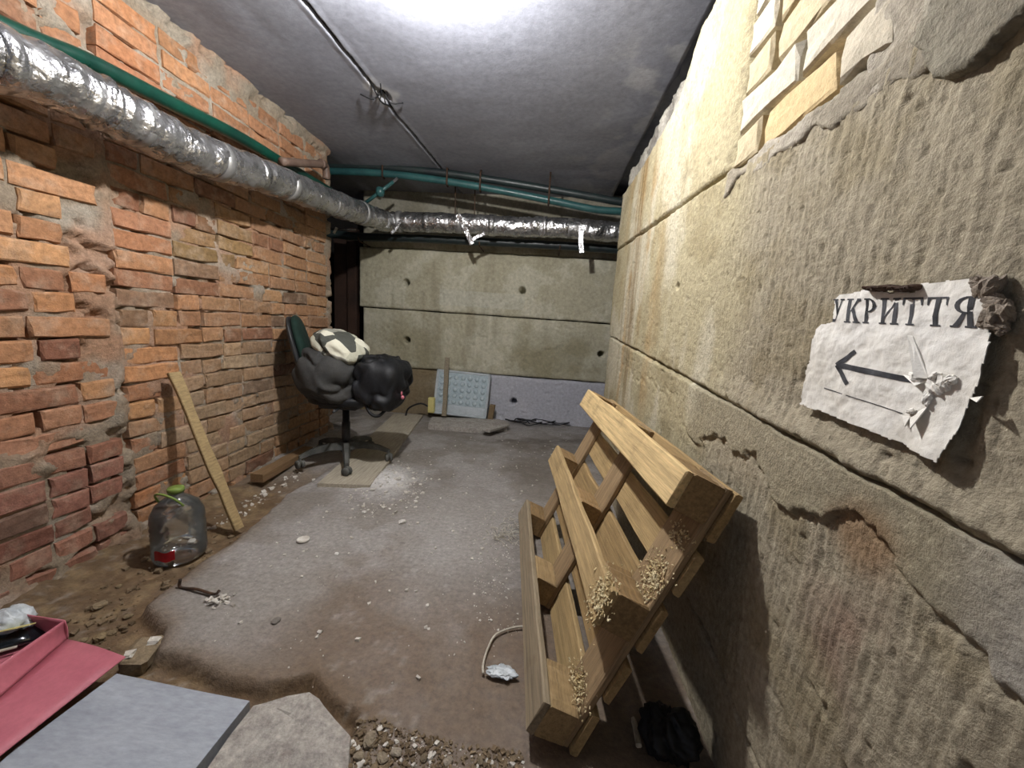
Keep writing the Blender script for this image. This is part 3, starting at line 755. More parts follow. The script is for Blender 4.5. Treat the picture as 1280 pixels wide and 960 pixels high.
for pts in (((572, 268), (580, 282), (586, 296), (590, 305)), ((727, 282), (726, 300), (727, 316)), ((501, 275), (496, 285), (489, 292)), ((588, 301), (596, 296), (606, 292))):
    part('foil_strip', strip([ony(*p, YF) for p in pts], 0.04 if pts[0][0] in (572, 727) else 0.025, (0.1, 1, 0.1)), M['foil'], t)

# green pipe behind the duct along the brick wall
gp = [(-1.685, 0.2, 1.74), (-1.685, 0.9, 1.765)] + [tuple(onx(*p, -1.685)) for p in ((30, 45), (110, 77), (200, 122), (300, 172))] + [(-1.68, 2.55, 1.91), (-1.68, 3.1, 1.92)]
t = thing('green_pipe', 'dark green painted pipe on the brick wall above the foil duct', 'pipe', gp[0])
part('pipe', MB().tube(spline(gp, 8), 0.030, 14), M['green_pipe'], t, True)
# pipe pair under the ceiling at the back
YG = 3.42
def backpipe(pts, rad, mat, label, z_add=0.0):
    pp = [tuple(ony(*p, YG)) for p in pts]
    t = thing('heating_pipe', label, 'pipe', pp[0])
    part('pipe', MB().tube(spline(pp, 8), rad, 12), mat, t, True); return t, pp
t1, p1 = backpipe([(330, 205), (410, 207), (480, 209), (560, 217), (640, 229), (700, 239), (740, 246), (790, 254), (900, 262)], 0.030, M['dark_pipe'], 'dark upper pipe of the pair hung under the ceiling at the back')
t2, p2 = backpipe([(330, 213), (410, 214), (480, 217), (560, 227), (640, 241), (700, 253), (745, 262), (790, 265), (900, 270)], 0.029, M['teal_pipe'], 'teal lower pipe of the pair hung under the ceiling at the back')
for x in (481, 569, 614, 706):
    a = ony(x, 0, YG)
    za = [q.z for q in spline(p1, 8)]; i = int(np.argmin([abs(q.x - a[0]) for q in spline(p1, 8)])); q = spline(p1, 8)[i]; q2 = min(spline(p2, 8), key=lambda s_: abs(s_.x - q.x))
    part('clamp', MB().tube([(q.x, YG, ZC - 0.004), (q.x, YG - 0.034, q.z + 0.03), (q.x, YG - 0.036, q2.z - 0.03), (q.x, YG + 0.01, q2.z - 0.036)], 0.008, 8), M['rusty'], t1, True)
# hanger wire of the duct
for x, y0, y1 in ((569, 224, 268), (593, 250, 270)):
    a = ony(x, y0, YP - 0.03); b_ = ony(x, y1, YP - 0.03)
    single('hanger_wire', MB().tube([(a[0], YP - 0.03, ZC + 0.01), b_], 0.005, 8), M['rusty'], 'thin wire hanger holding the foil duct below the ceiling', 'wire', 'duct hangers')
# dark pipe under the duct
dk = [tuple(ony(*p, 3.8)) for p in ((330, 291), (405, 292), (450, 296), (520, 298), (600, 302), (700, 307), (790, 313), (900, 318))]
t = thing('black_pipe', 'black pipe behind and below the foil duct on the back wall', 'pipe', dk[0]); part('pipe', MB().tube(spline(dk, 6), 0.038, 12), M['dark_pipe'], t, True)
for k_ in (2, 4, 5): part('bracket', MB().tube([(dk[k_][0], YB + .02, dk[k_][2] - .05), (dk[k_][0], 3.78, dk[k_][2] - .044), (dk[k_][0], 3.755, dk[k_][2] - .01)], 0.007, 8), M['rusty'], t, True)
# brown stub pipe with an elbow at the end of the brick wall
a = onx(352, 202, -1.60); b_ = onx(404, 206, -1.60)
t = thing('brown_pipe', 'short brown pipe with elbow at the far top of the brick wall', 'pipe', tuple(a))
part('pipe', MB().tube(spline([a, (a + b_) / 2, b_, b_ + np.array([0, .035, -.02]), b_ + np.array([0, .04, -.08])], 6), 0.024, 12), M['brown_pipe'], t, True)
part('collar', MB().tube([b_ + np.array([0, -.03, 0.0]), b_ + np.array([0, .0, 0.0])], 0.030, 12), M['brown_pipe'], t, True)
# green valve
v0 = ony(455, 255, 3.3); v1 = ony(492, 227, 3.3)
t = thing('valve', 'small green valve with steel handle beside the duct bend', 'valve', tuple(v0))
part('valve_stem', MB().tube([v0, v1], 0.014, 10), M['teal_pipe'], t, True)
part('valve_body', MB().lathe([(0.0, -0.04), (0.03, -0.03), (0.036, 0), (0.03, 0.03), (0, 0.04)], 14, (v0 * .45 + v1 * .55)), M['teal_pipe'], t, True)
part('handle', MB().box(v1, (0.09, 0.02, 0.02), Matrix.Rotation(-0.7, 3, 'Y'), bev=0.004), M['chrome'], t)
# wire across the dark doorway
w0 = ony(404, 286, 3.5); w1 = ony(445, 287, 3.5)
t = thing('wall_wire', 'grey wire with a small clip across the dark doorway', 'wire', tuple(w0))
part('wire', MB().tube([w0, w1], 0.006, 8), M['chrome'], t, True); q = ony(419, 288, 3.49); part('clip', MB().box(q, (0.02, 0.02, 0.06), Matrix.Rotation(0.5, 3, 'Y'), bev=0.004), M['wire_white'], t)
# cable in the ceiling joint
cp = []
for y in np.linspace(1.2, 3.4, 16):
    x = g0[0] + (y - g0[1]) * (g1[0] - g0[0]) / (g1[1] - g0[1]); cp.append((x + 0.004 * math.sin(y * 9), y, ZC + 0.016 - 0.05 * math.exp(-((y - hole[1]) / 0.10) ** 2)))
single('ceiling_cable', MB().tube(spline(cp, 4), 0.0042, 8), M['cable'], 'black cable running in the straight joint of the ceiling slabs', 'cable', smooth=True)
for k, (dx, dy) in enumerate(((0.10, 0.06), (-0.12, -0.02), (0.04, -0.12))):
    single('loose_wire', MB().tube(spline([(hole[0], hole[1], ZC + 0.03), (hole[0] + dx * .4, hole[1] + dy * .4, ZC - 0.03), (hole[0] + dx, hole[1] + dy, ZC - 0.012)], 5), 0.004, 6), M['cable'], 'loose wire end curling from the broken hole in the ceiling', 'wire', 'wire ends at the ceiling hole', smooth=True)

# ================================================================== SIGN
def sg(cx, cy): return onx(900 + cx * 0.375, 280 + cy * 0.375, XR - 0.0125)[1:]
OUT = [sg(*p) for p in [(366, 322), (372, 250), (388, 236), (500, 216), (520, 222), (560, 226), (640, 222), (662, 196), (740, 188), (850, 184), (872, 215), (880, 262), (898, 300), (905, 360), (902, 420), (880, 490), (852, 556), (832, 582), (824, 606), (790, 700), (745, 800), (600, 730), (430, 668), (262, 600), (285, 470), (300, 400), (318, 346), (340, 330)]]
yc0, zc0 = np.mean([p[0] for p in OUT]), np.mean([p[1] for p in OUT])
cBR = sg(745, 800); cTR = sg(860, 200); cR = sg(900, 370)
def sheet_h(y, z):
    y = np.asarray(y, float); z = np.asarray(z, float)
    h = 0.0105 + (fbm(y * 25, z * 25, 95) - .5) * 0.006 + (fbm(y * 70, z * 70, 96) - .5) * 0.003
    h = h + 0.010 * ss(0.06, 0.0, np.hypot(y - cBR[0], z - cBR[1])) + 0.004 * ss(0.05, 0.0, np.hypot(y - cTR[0], z - cTR[1]))
    h = h + 0.004 * ss(0.03, 0.0, y - (cR[0] - 0.012))
    return h
n = 150
ys = np.linspace(min(p[0] for p in OUT) - .01, max(p[0] for p in OUT) + .01, n); zs = np.linspace(min(p[1] for p in OUT) - .01, max(p[1] for p in OUT) + .01, n)
Yg, Zg = np.meshgrid(ys, zs, indexing='ij'); sd = poly_sd(Yg, Zg, OUT) + (fbm(Yg * 60, Zg * 60, 97) - .5) * 0.006
keep = (sd[:-1, :-1] < 0) & (sd[1:, 1:] < 0) & (sd[1:, :-1] < 0) & (sd[:-1, 1:] < 0)
SB0 = Vector((XR - 0.017, yc0, min(p[1] for p in OUT)))
sign = thing('paper_sign', 'torn white paper sign with black arrow glued to the concrete wall', 'sign', SB0)
mb = MB(); Hh = sheet_h(Yg, Zg); ids = {}
for (off, rev) in ((0, False), (-0.0012, True)):
    k0 = len(mb.v); mb.v += [(XR - (Hh[i, j] + off), ys[i], zs[j]) for i in range(n) for j in range(n)]
    for i in range(n - 1):
        for j in range(n - 1):
            if keep[i, j]:
                q = (k0 + i * n + j, k0 + (i + 1) * n + j, k0 + (i + 1) * n + j + 1, k0 + i * n + j + 1); mb.f.append(q[::-1] if rev else q)
me_used = sorted({i for f in mb.f for i in f}); rm = {a: b_ for b_, a in enumerate(me_used)}
mb.v = [mb.v[i] for i in me_used]; mb.f = [tuple(rm[i] for i in f) for f in mb.f]
sheet = part('sheet', mb, M['paper'], sign, True)
def on_sheet(cx, cy, lift=0.0006):
    y, z = sg(cx, cy); return (XR - float(sheet_h(y, z)) - lift, y, z)
# letters on a unit box; each a list of convex polygons
def serif(x0, x1, top): return [(x0, 1.0 if top else 0.0), (x1, 1.0 if top else 0.0), (x1, .94 if top else .06), (x0, .94 if top else .06)]
def stem(x, w=.2): return [(x, 0), (x + w, 0), (x + w, 1), (x, 1)]
def bowl(x0, x1, y0, y1, th, left):
    out = []; nseg = 8; cy = (y0 + y1) / 2
    for i in range(nseg):
        a0 = -math.pi / 2 + math.pi * i / nseg; a1 = -math.pi / 2 + math.pi * (i + 1) / nseg
        def P_(a, inner):
            rx = (x1 - x0) - (th if inner else 0); ry = (y1 - y0) / 2 - (0.055 if inner else 0)
            xx = x0 + rx * math.cos(a); 
            return ((x0 + x1 - xx) if left else xx, cy + ry * math.sin(a))
        out.append([P_(a0, 0), P_(a1, 0), P_(a1, 1), P_(a0, 1)])
    return out
LET = {
 'У': [[(.08, 1), (.30, 1), (.56, .42), (.44, .26)], [(.70, 1), (.78, 1), (.40, .06), (.31, .06)], [(.08, 0), (.30, 0), (.42, .12), (.08, .14)], serif(0, .40, True), serif(.58, .92, True)],
 'К': [stem(.14), [(.34, .47), (.42, .47), (.78, .92), (.66, .95)], [(.40, .55), (.52, .66), (.90, .04), (.68, .04)], serif(.04, .46, True), serif(.04, .46, False), serif(.60, .96, False), [(.66, .88), (.92, .88), (.92, 1), (.66, 1)]],
 'Р': [stem(.14), serif(.04, .44, True), serif(.04, .46, False)] + bowl(.34, .84, .44, 1.0, .2, False),
 'И': [stem(.10), stem(.70), [(.28, .14), (.28, .26), (.72, .86), (.72, .74)], serif(.0, .40, True), serif(.0, .40, False), serif(.60, 1.0, True), serif(.60, 1.0, False)],
 'Т': [stem(.38), [(.04, .94), (.94, .94), (.94, 1), (.04, 1)], [(.04, .72), (.09, .72), (.16, .95), (.04, .95)], [(.89, .72), (.94, .72), (.94, .95), (.82, .95)], serif(.26, .70, False)],
 'Я': [stem(.62), serif(.52, .96, True), serif(.52, .96, False), [(.46, .46), (.60, .46), (.30, .02), (.06, .02)], serif(.0, .3, False)] + bowl(.12, .64, .44, 1.0, .2, True),
}
TL, TR_, BL, BR = (372, 250), (884, 240), (365, 326), (868, 348)
def tx(u, v):                                        # u along the word, v up
    top_ = np.array(TL) * (1 - u) + np.array(TR_) * u; bot = np.array(BL) * (1 - u) + np.array(BR) * u
    return bot * (1 - v) + top_ * v
def sub(poly, k=3):
    """subdivide a quad so that it follows the sheet"""
    a, b_, c_, d_ = [np.array(p) for p in poly]; vs = []; fs = []
    for i in range(k + 1):
        for j in range(k + 1):
            s_, t_ = i / k, j / k; vs.append((a * (1 - s_) + b_ * s_) * (1 - t_) + (d_ * (1 - s_) + c_ * s_) * t_)
    fs = [(i * (k + 1) + j, (i + 1) * (k + 1) + j, (i + 1) * (k + 1) + j + 1, i * (k + 1) + j + 1) for i in range(k) for j in range(k)]
    return vs, fs
word = 'УКРИТТЯ'
wid = [0.92, 0.96, 0.88, 1.0, 0.98, 0.98, 0.96]; tot = sum(wid); u0 = 0
# in the photograph nearer letters look wider: spacing is even on the wall, so interpolate there
wa, wb = sg(*tx(0, .5)), sg(*tx(1, .5))
def wall_tx(u, v):
    tl, tr, bl, br = [np.array(sg(*q)) for q in (TL, TR_, BL, BR)]
    q = (bl * (1 - u) + br * u) * (1 - v) + (tl * (1 - u) + tr * u) * v
    return (XR - float(sheet_h(q[0], q[1])) - 0.0006, q[0], q[1])
for ch, w_ in zip(word, wid):
    mb = MB()
    for poly in LET[ch]:
        vs, fs = sub(poly, 3)
        mb.add([wall_tx((u0 + p[0] * w_ * 0.93) / tot, p[1]) for p in vs], fs)
    part('letter', mb, M['print'], sheet); u0 += w_
def band(a, b_, w, k=10):
    a = np.array(a, float); b_ = np.array(b_, float); d_ = (b_ - a) / np.linalg.norm(b_ - a); nn = np.array([-d_[1], d_[0]]) * w / 2
    vs, fs = sub([a - nn, b_ - nn, b_ + nn, a + nn], k); return MB().add([on_sheet(*p) for p in vs], fs)
arrow = band((388, 470), (640, 522), 19); 
for tip in ((448, 424), (420, 534)):
    q = band((384, 470), tip, 15, 5); arrow.add(q.v, q.f)
part('arrow', arrow, M['print'], sheet)
part('printed_line', band((340, 546), (606, 632), 3.0), M['print'], sheet)
def flap(pts, lift):
    mb = MB(); vs = [on_sheet(*p, 0.001) for p in pts[:-1]] + [on_sheet(*pts[-1], lift)]
    vs2 = [(x + 0.0015, y, z) for x, y, z in vs]; k = len(vs)
    mb.add(vs + vs2, [tuple(range(k)), tuple(range(2 * k - 1, k - 1, -1))] + [(i, (i + 1) % k, k + (i + 1) % k, k + i) for i in range(k)]); return mb
for pts, lf in ((((624, 372), (640, 374), (694, 516), (668, 512)), 0.010), (((606, 502), (690, 522), (668, 540)), 0.009), (((632, 640), (692, 606), (665, 684)), 0.012), (((606, 640), (634, 640), (628, 676)), 0.006), (((830, 580), (880, 574), (884, 596)), 0.007)):
    part('torn_flap', flap(pts, lf), M['paper'], sheet)
for k_, (cx, cy, ra, rb) in enumerate(((655, 512, .011, .008), (715, 545, .014, .009), (745, 530, .010, .007), (690, 580, .010, .006), (770, 520, .007, .006), (720, 505, .007, .004), (640, 625, .006, .004))):
    x_, y_, z_ = on_sheet(cx, cy, 0.001)
    part('crumple', MB().blob((x_, y_, z_), (0.006, ra, rb), 14, 10, .55, 2.6, 90 + k_, 2.0, Matrix.Rotation(.5 * k_, 3, 'X')), M['paper'], sheet)
# clay lumps stuck along the right edge
mbl = MB(); r = random.Random(8)
for i, (cx, cy, k_) in enumerate(((852, 196, .7), (884, 214, 1.1), (906, 262, .8), (922, 300, 1.2), (912, 334, .7), (872, 240, .5), (880, 330, .6), (930, 345, .6))):
    y, z = sg(cx, cy); mbl.blob((XR - 0.010, y, z), (0.010 * k_, 0.010 * k_, 0.013 * k_), 16, 11, 0.5, 2.4, i * 7, 2.2, Matrix.Rotation(r.uniform(-1, 1), 3, 'X'))
part('clay_lump', mbl, M['mortar'], wall_right)
mbl = MB()
for i, cx in enumerate(range(505, 665, 14)):
    y, z = sg(cx, 214 + 3 * math.sin(i)); mbl.blob((XR - 0.014, y, z), (0.012, 0.006, 0.004), 8, 6, 0.3, 2.0, i)
part('clay_lump', mbl, M['rusty'], wall_right)

# ================================================================== PALLET
th = math.radians(35)
B0 = Matrix(((0, math.sin(th), -math.cos(th)), (1, 0, 0), (0, math.cos(th), math.sin(th))))
PR = Matrix(((-0.083, 0.395, -0.915), (0.997, 0.035, -0.075), (-0.003, 0.918, 0.397)))
PR = Matrix.Rotation(math.radians(1.0), 3, 'Y') @ PR
# re-orthogonalise
u_ = PR.col[0].normalized(); v_ = (PR.col[1] - u_ * PR.col[1].dot(u_)).normalized(); w_ = u_.cross(v_)
PR = Matrix((u_, v_, w_)).transposed()          # local z runs towards the wall
PO = Vector((0.148, 0.796, 0.004)); PW, PLn, PT = 0.727, 1.061, 0.138
pal = thing('wooden_pallet', 'wooden shipping pallet leaning on its long side against the concrete wall', 'pallet', PO)
pal.rotation_mode = 'QUATERNION'; pal.rotation_quaternion = PR.to_quaternion()
WC = ['b39a70', 'a88d63', 'bda57b', '9f855c', 'ad9469']; pr = random.Random(3)
def pboard(name, u0, u1, v0, v1, w0, w1, col=None, k=1.0, along='u'):
    """board with slightly uneven, chamfered edges in pallet axes"""
    w0, w1 = -w1, -w0; mb = MB()
    ln = 9 if along else 2; vs = []; fs = []
    ax = 0 if along == 'u' else 1
    lo = [u0, v0, w0]; hi = [u1, v1, w1]; o1 = [q for q in range(3) if q != ax]
    b_ = 0.004
    for i in range(ln):
        s_ = lo[ax] + (hi[ax] - lo[ax]) * i / (ln - 1)
        d1, d2 = pr.uniform(-.003, .003), pr.uniform(-.003, .003); bow = pr.uniform(-.0015, .0015)
        a0, a1 = lo[o1[0]] + d1, hi[o1[0]] + d2; c0, c1 = lo[o1[1]] + 0 * bow, hi[o1[1]]
        ring = [(a0 + b_, c0), (a1 - b_, c0), (a1, c0 + b_), (a1, c1 - b_), (a1 - b_, c1), (a0 + b_, c1), (a0, c1 - b_), (a0, c0 + b_)]
        for p, q in ring:
            v = [0, 0, 0]; v[ax] = s_ + (pr.uniform(-.003, .003) if i in (0, ln - 1) else 0); v[o1[0]] = p; v[o1[1]] = q; vs.append(v)
    for i in range(ln - 1):
        for k_ in range(8): fs.append((i * 8 + k_, i * 8 + (k_ + 1) % 8, (i + 1) * 8 + (k_ + 1) % 8, (i + 1) * 8 + k_))
    fs += [tuple(range(7, -1, -1)), tuple((ln - 1) * 8 + k_ for k_ in range(8))]
    mb.add(vs, fs)
    me = mb.mesh(name); me.materials.append(M['wood'] if along == 'u' else M['wood_v'])
    c = hexc(col or pr.choice(WC)) * k
    return put(name, me, parent=pal, color=c)
M['wood_v'] = surf('pallet_wood_cross', 'obj', None, 5, stretch=(22, 1.2, 22), grain=(5, 0.42), bump=((5, 0.5), (14, 0.4)), dist=0.003, rough=(0.6, 0.85), stain=('6d5a40', 9, 0.55, 0.75, 0.5))
bt = 0.020; VS = [(0, .092), (.318, .409), (.635, .727)]; US = [(0, .13), (.465, .60), (PLn - .13, PLn)]
for i, (a, b_) in enumerate(VS): pboard('runner', 0, PLn, a, b_, PT - bt, PT, ('94866f', 'b39a6f', 'd0b584')[i])
for a, b_ in US:
    pboard('cross_board', a + .004, b_ - .004, 0.0, PW, bt, 2 * bt, '978061', along='v')
    for c_, d_ in VS: pboard('spacer_block', a, b_, c_ + .002, d_ - .002, 2 * bt, PT - bt, pr.choice(['9b7f58', '8f7551', 'a38a63']))
for c_, d_ in ((-.004, .115), (.155, .262), (.305, .42), (.465, .57), (.61, PW + .004)): pboard('deck_board', -.004, PLn, c_, d_, 0, bt)
def chips(name, centre, ext, n, size, mat, seed, parent):
    r = random.Random(seed); mb = MB()
    for i in range(n):
        c = [centre[k] + r.gauss(0, ext[k]) for k in range(3)]
        R_ = Matrix.Rotation(r.uniform(0, 6.3), 3, 'Z') @ Matrix.Rotation(r.uniform(-.8, .8), 3, 'X') @ Matrix.Rotation(r.uniform(-.8, .8), 3, 'Y')
        s_ = size * r.uniform(.4, 1.3); mb.box(c, (s_ * r.uniform(.6, 1.6), s_ * r.uniform(.3, .8), s_ * r.uniform(.15, .5)), R_, jit=s_ * .12, r=r)
    me = mb.mesh(name); me.materials.append(mat); o = put(name, me, parent=parent); o['kind'] = 'stuff'; return o
chips('splinters', (0.03, 0.375, -PT - .002), (.028, .030, .0015), 330, 0.0052, M['splinter'], 1, pal)
chips('splinters', (0.05, 0.46, -.043), (.026, .030, .0015), 330, 0.0052, M['splinter'], 2, pal)
chips('splinters', (0.06, 0.115, -.046), (.03, .018, .008), 330, 0.0052, M['splinter'], 3, pal)
chips('splinters', (0.04, 0.58, -.044), (.03, .015, .0015), 80, 0.005, M['splinter'], 4, pal)

# ================================================================== OFFICE CHAIR
cz = 0.022
CX, CY = -1.285, 2.46
ch = thing('office_chair', 'black office chair with dark green backrest standing by the brick wall', 'chair', (CX, CY, cz))
hub = Vector((CX, CY, cz + 0.11))
part('gas_post', MB().lathe([(0.027, 0.09), (0.027, 0.27), (0.022, 0.27), (0.022, 0.40)], 18, (CX, CY, cz)), M['black_plastic'], ch, True)
part('hub', MB().lathe([(0.035, 0.065), (0.042, 0.08), (0.042, 0.125), (0.032, 0.135)], 18, (CX, CY, cz)), M['dusty_plastic'], ch, True)
for k in range(5):
    a = math.radians(-62 + 72 * k); dv = Vector((math.cos(a), math.sin(a), 0)); tip = hub + dv * 0.285 + Vector((0, 0, -0.035))
    leg = MB(); q = []
    for i, (s_, z_, w2, h2) in enumerate(((0.02, 0.0, .028, .026), (0.12, 0.005, .024, .020), (0.22, -0.012, .019, .015), (0.29, -0.038, .015, .011))):
        c_ = hub + dv * s_ + Vector((0, 0, z_)); sd_ = Vector((-dv.y, dv.x, 0))
        q += [c_ - sd_ * w2 - Vector((0, 0, h2)), c_ + sd_ * w2 - Vector((0, 0, h2)), c_ + sd_ * w2 * .6 + Vector((0, 0, h2)), c_ - sd_ * w2 * .6 + Vector((0, 0, h2))]
    fs = [(i * 4 + j, i * 4 + (j + 1) % 4, (i + 1) * 4 + (j + 1) % 4, (i + 1) * 4 + j) for i in range(3) for j in range(4)] + [(3, 2, 1, 0), (12, 13, 14, 15)]
    lg = part('base_arm', leg.add(q, fs), M['dusty_plastic'], ch)
    cm = MB(); rr = Matrix.Rotation(a + 0.9 + k, 3, 'Z')
    for s_ in (-1, 1):
        cm.lathe([(0.010, -0.009), (0.025, -0.009), (0.027, -0.004), (0.027, 0.005), (0.022, 0.009)], 14, tip + rr @ Vector((0, s_ * 0.014, -0.047)), rr @ Matrix.Rotation(math.pi / 2, 3, 'X'))
    cm.box(tip + Vector((0, 0, -0.03)), (0.032, 0.02, 0.036), rr, bev=0.006)
    part('castor', cm, M['dusty_plastic'], lg, True)
part('mechanism', MB().box((CX - .02, CY, cz + .39), (0.26, 0.16, 0.045), bev=0.012), M['black_plastic'], ch)
part('lever', MB().tube([(CX + .05, CY - .05, cz + .41), (CX + .06, CY - .22, cz + .405), (CX + .06, CY - .27, cz + .40)], 0.006, 8), M['black_plastic'], ch, True)
def pillow(mb, c, sz, rot, p=3.6, seed=0, amp=.02): return mb.blob(c, [q / 2 for q in sz], 32, 20, amp, 2.0, seed, p, rot)
part('seat', pillow(MB(), (CX + .02, CY, cz + .448), (0.42, 0.44, 0.085), None, seed=4), M['black_cloth'], ch, True)
BRot = Matrix.Rotation(math.radians(27), 3, 'Z') @ Matrix.Rotation(math.radians(-14), 3, 'Y')
bc = Vector((CX - 0.275, CY - 0.02, cz + 0.715))
part('backrest', pillow(MB(), bc + BRot @ Vector((0.012, 0, 0)), (0.075, 0.43, 0.50), BRot, 2.8, 5), M['green_fabric'], ch, True)
part('back_shell', pillow(MB(), bc + BRot @ Vector((-0.022, 0, -0.005)), (0.05, 0.44, 0.51), BRot, 2.8, 6), M['black_plastic'], ch, True)
part('back_bar', MB().tube(spline([(CX - .12, CY, cz + .41), (CX - .25, CY, cz + .42), (CX - .29, CY, cz + .50), (CX - .30, CY, cz + .62)], 6), 0.02, 8), M['black_plastic'], ch, True)
# things heaped on the chair
def bag(name, c, rad, mat, label, cat, seed, amp=.16, p=2.4, rot=None, flat=None, freq=2.0):
    mb = MB().blob(c, rad, 48, 32, amp, freq, seed, p, rot, flat)
    return single(name, mb, mat, label, cat, smooth=True)
seat_top = cz + 0.492
single('padded_jacket', MB().cloth((CX - .035, CY - .06, seat_top + 0.105), (0.205, 0.235, 0.17), 31, 2.8, Matrix.Rotation(math.radians(14), 3, 'Y'), seat_top - .05, 7, .11), M['grey_cloth'], 'dark grey padded jacket slumped over the office chair seat', 'jacket', smooth=True)
bb = thing('black_bag', 'black nylon bag bulging over the front edge of the chair seat', 'bag', (CX + .24, CY - .03, cz + .39))
part('bag_body', MB().cloth((CX + .265, CY - .03, seat_top + .068), (0.150, 0.18, 0.165), 47, 3.6, Matrix.Rotation(math.radians(9), 3, 'Y'), None, 9, .14), M['black_cloth'], bb, True)
part('strap', MB().tube(spline([(CX + .20, CY - .17, seat_top - .02), (CX + .25, CY - .185, seat_top - .10), (CX + .30, CY - .18, seat_top - .118), (CX + .34, CY - .16, seat_top - .08)], 6), 0.010, 8), M['black_cloth'], bb, True)
part('charm', MB().blob((CX + .425, CY - .10, seat_top - .005), (0.012, 0.012, 0.014), 12, 8, .1).blob((CX + .418, CY - .10, seat_top + .02), (0.006, 0.008, 0.014), 12, 8, .1), M['pink'], bb, True)
bag('patchwork_cushion', (CX + .01, CY - .07, seat_top + 0.285), (0.165, 0.17, 0.09), M['camo'], 'pale grey and cream patchwork cushion on top of the jacket', 'cushion', 51, .16, 2.6, Matrix.Rotation(math.radians(24), 3, 'Y'))

# ================================================================== BOARDS
def slab_poly(name, pts_px, z0, z1, mat, label, cat, color=None, jit=0.0, group=None):
    poly = [tuple(onz(*p, z1)[:2]) for p in pts_px]
    # drop the winding if clockwise
    ar = sum(poly[i][0] * poly[(i + 1) % len(poly)][1] - poly[(i + 1) % len(poly)][0] * poly[i][1] for i in range(len(poly)))
    if ar < 0: poly.reverse()
    return single(name, MB().prism(poly, z0, z1), mat, label, cat, color=color, group=group)
# long flat board beside the chair
def plank(name, a, b_, w, th_, mat, label, cat, up=(0, 0, 1), color=None, k=8, seed=1):
    a = Vector(a); b_ = Vector(b_); d_ = (b_ - a); Ln = d_.length; d_.normalize(); u = Vector(up); sd_ = d_.cross(u).normalized(); u = sd_.cross(d_).normalized()
    r = random.Random(seed); vs = []; fs = []; e = 0.003
    for i in range(k + 1):
        c = a + d_ * (Ln * i / k); w0 = w / 2 + r.uniform(-.004, .004); w1 = w / 2 + r.uniform(-.004, .004)
        for s_, t_ in ((-w0 + e, -th_ / 2), (w1 - e, -th_ / 2), (w1, -th_ / 2 + e), (w1, th_ / 2 - e), (w1 - e, th_ / 2), (-w0 + e, th_ / 2), (-w0, th_ / 2 - e), (-w0, -th_ / 2 + e)):
            vs.append(c + sd_ * s_ + u * t_)
    for i in range(k):
        for j in range(8): fs.append((i * 8 + j, i * 8 + (j + 1) % 8, (i + 1) * 8 + (j + 1) % 8, (i + 1) * 8 + j))
    fs += [tuple(range(7, -1, -1)), tuple(k * 8 + j for j in range(8))]
    return single(name, MB().add(vs, fs), mat, label, cat, color=color)
plank('floor_board', (-1.34, 3.86, 0.012), (-1.10, 2.08, 0.012), 0.30, 0.026, M['old_wood'], 'long grey dusty board lying on the floor under the chair', 'board', color=hexc('aca493'))
base_ = onz(299, 664, DIRT + .02)
tp = onx(217, 466, XL + 0.05)
plank('leaning_lath', tuple(base_ + np.array([0, 0, .012])), tuple(tp), 0.046, 0.02, M['old_wood'], 'narrow pale wooden plank leaning against the brick wall beside the jug', 'plank', up=(0.9, -0.25, 0.35), color=hexc('a08a63'), seed=4)
a = onz(322, 606, 0); b_ = onz(385, 575, 0)
plank('timber_offcut', (a[0] - .02, a[1] + .02, 0.03), (b_[0] - .06, b_[1] + .1, 0.035), 0.075, 0.05, M['old_wood'], 'brown timber offcut lying at the foot of the brick wall', 'timber', color=hexc('7d6448'), seed=5)

# ================================================================== FLOODLIGHT
fb = onz(579, 523); FY = 3.83
fl = thing('floodlight', 'square pale grey floodlight panel leaning on the back wall', 'floodlight', (-0.80, FY, 0.05))
FA = math.radians(-10)
FRm = Matrix.Rotation(FA, 3, 'X') @ Matrix.Rotation(math.radians(2), 3, 'Y')
FO = Vector((-0.80, FY, 0.05))
def fpart(name, boxes, mat, parent=fl, sm=False):
    mb = MB()
    for c, s_, bv in boxes: mb.box(c, s_, bev=bv)
    mb.v = [tuple(FRm @ Vector(p)) for p in mb.v]; me = mb.mesh(name, sm); return put(name, me, mat, parent)
FW, FH = 0.56, 0.46
fpart('housing', [((0, 0.025, FH / 2), (FW, 0.05, FH), 0.015)], M['white_paint'])
fpart('rim', [((-FW / 2 + .012, -.004, FH / 2), (.024, .02, FH), .006), ((FW / 2 - .012, -.004, FH / 2), (.024, .02, FH), .006), ((0, -.004, FH - .012), (FW, .02, .024), .006), ((0, -.004, .012), (FW, .02, .024), .006)], M['white_paint'])
fpart('lens_plate', [((0, -.003, FH * .60), (FW - .05, .008, FH * .72), .002)], M['lens'])
fpart('driver_cover', [((0, -.006, FH * .135), (FW - .05, .014, FH * .17), .004)], M['white_paint'])
lm = MB().lathe([(0.024, 0), (0.022, 0.006), (0.016, 0.011), (0.008, 0.013), (0.0, 0.0135)], 12, rot=Matrix.Rotation(math.pi / 2, 3, 'X')).mesh('lens', True); lm.materials.append(M['lens'])
for i in range(7):
    for j in range(5):
        o = put('lens', lm, parent=fl); o.location = FRm @ Vector((-.216 + i * .072, -.007, FH * .31 + j * .062)); o.rotation_euler = FRm.to_euler()
for i in range(4):
    pass
jb_ = ony(559, 503, FY - 0.02)
jbx = thing('junction_box', 'pale yellow junction box with a black cable beside the floodlight', 'box', (-1.085, FY - .02, .06))
part('box', MB().box((-1.085, FY - .02, .15), (0.065, 0.05, 0.16), bev=0.006), M['yellow_plastic'], jbx)
part('lid', MB().box((-1.085, FY - .048, .15), (0.055, 0.008, 0.145), bev=0.003), M['yellow_plastic'], jbx)
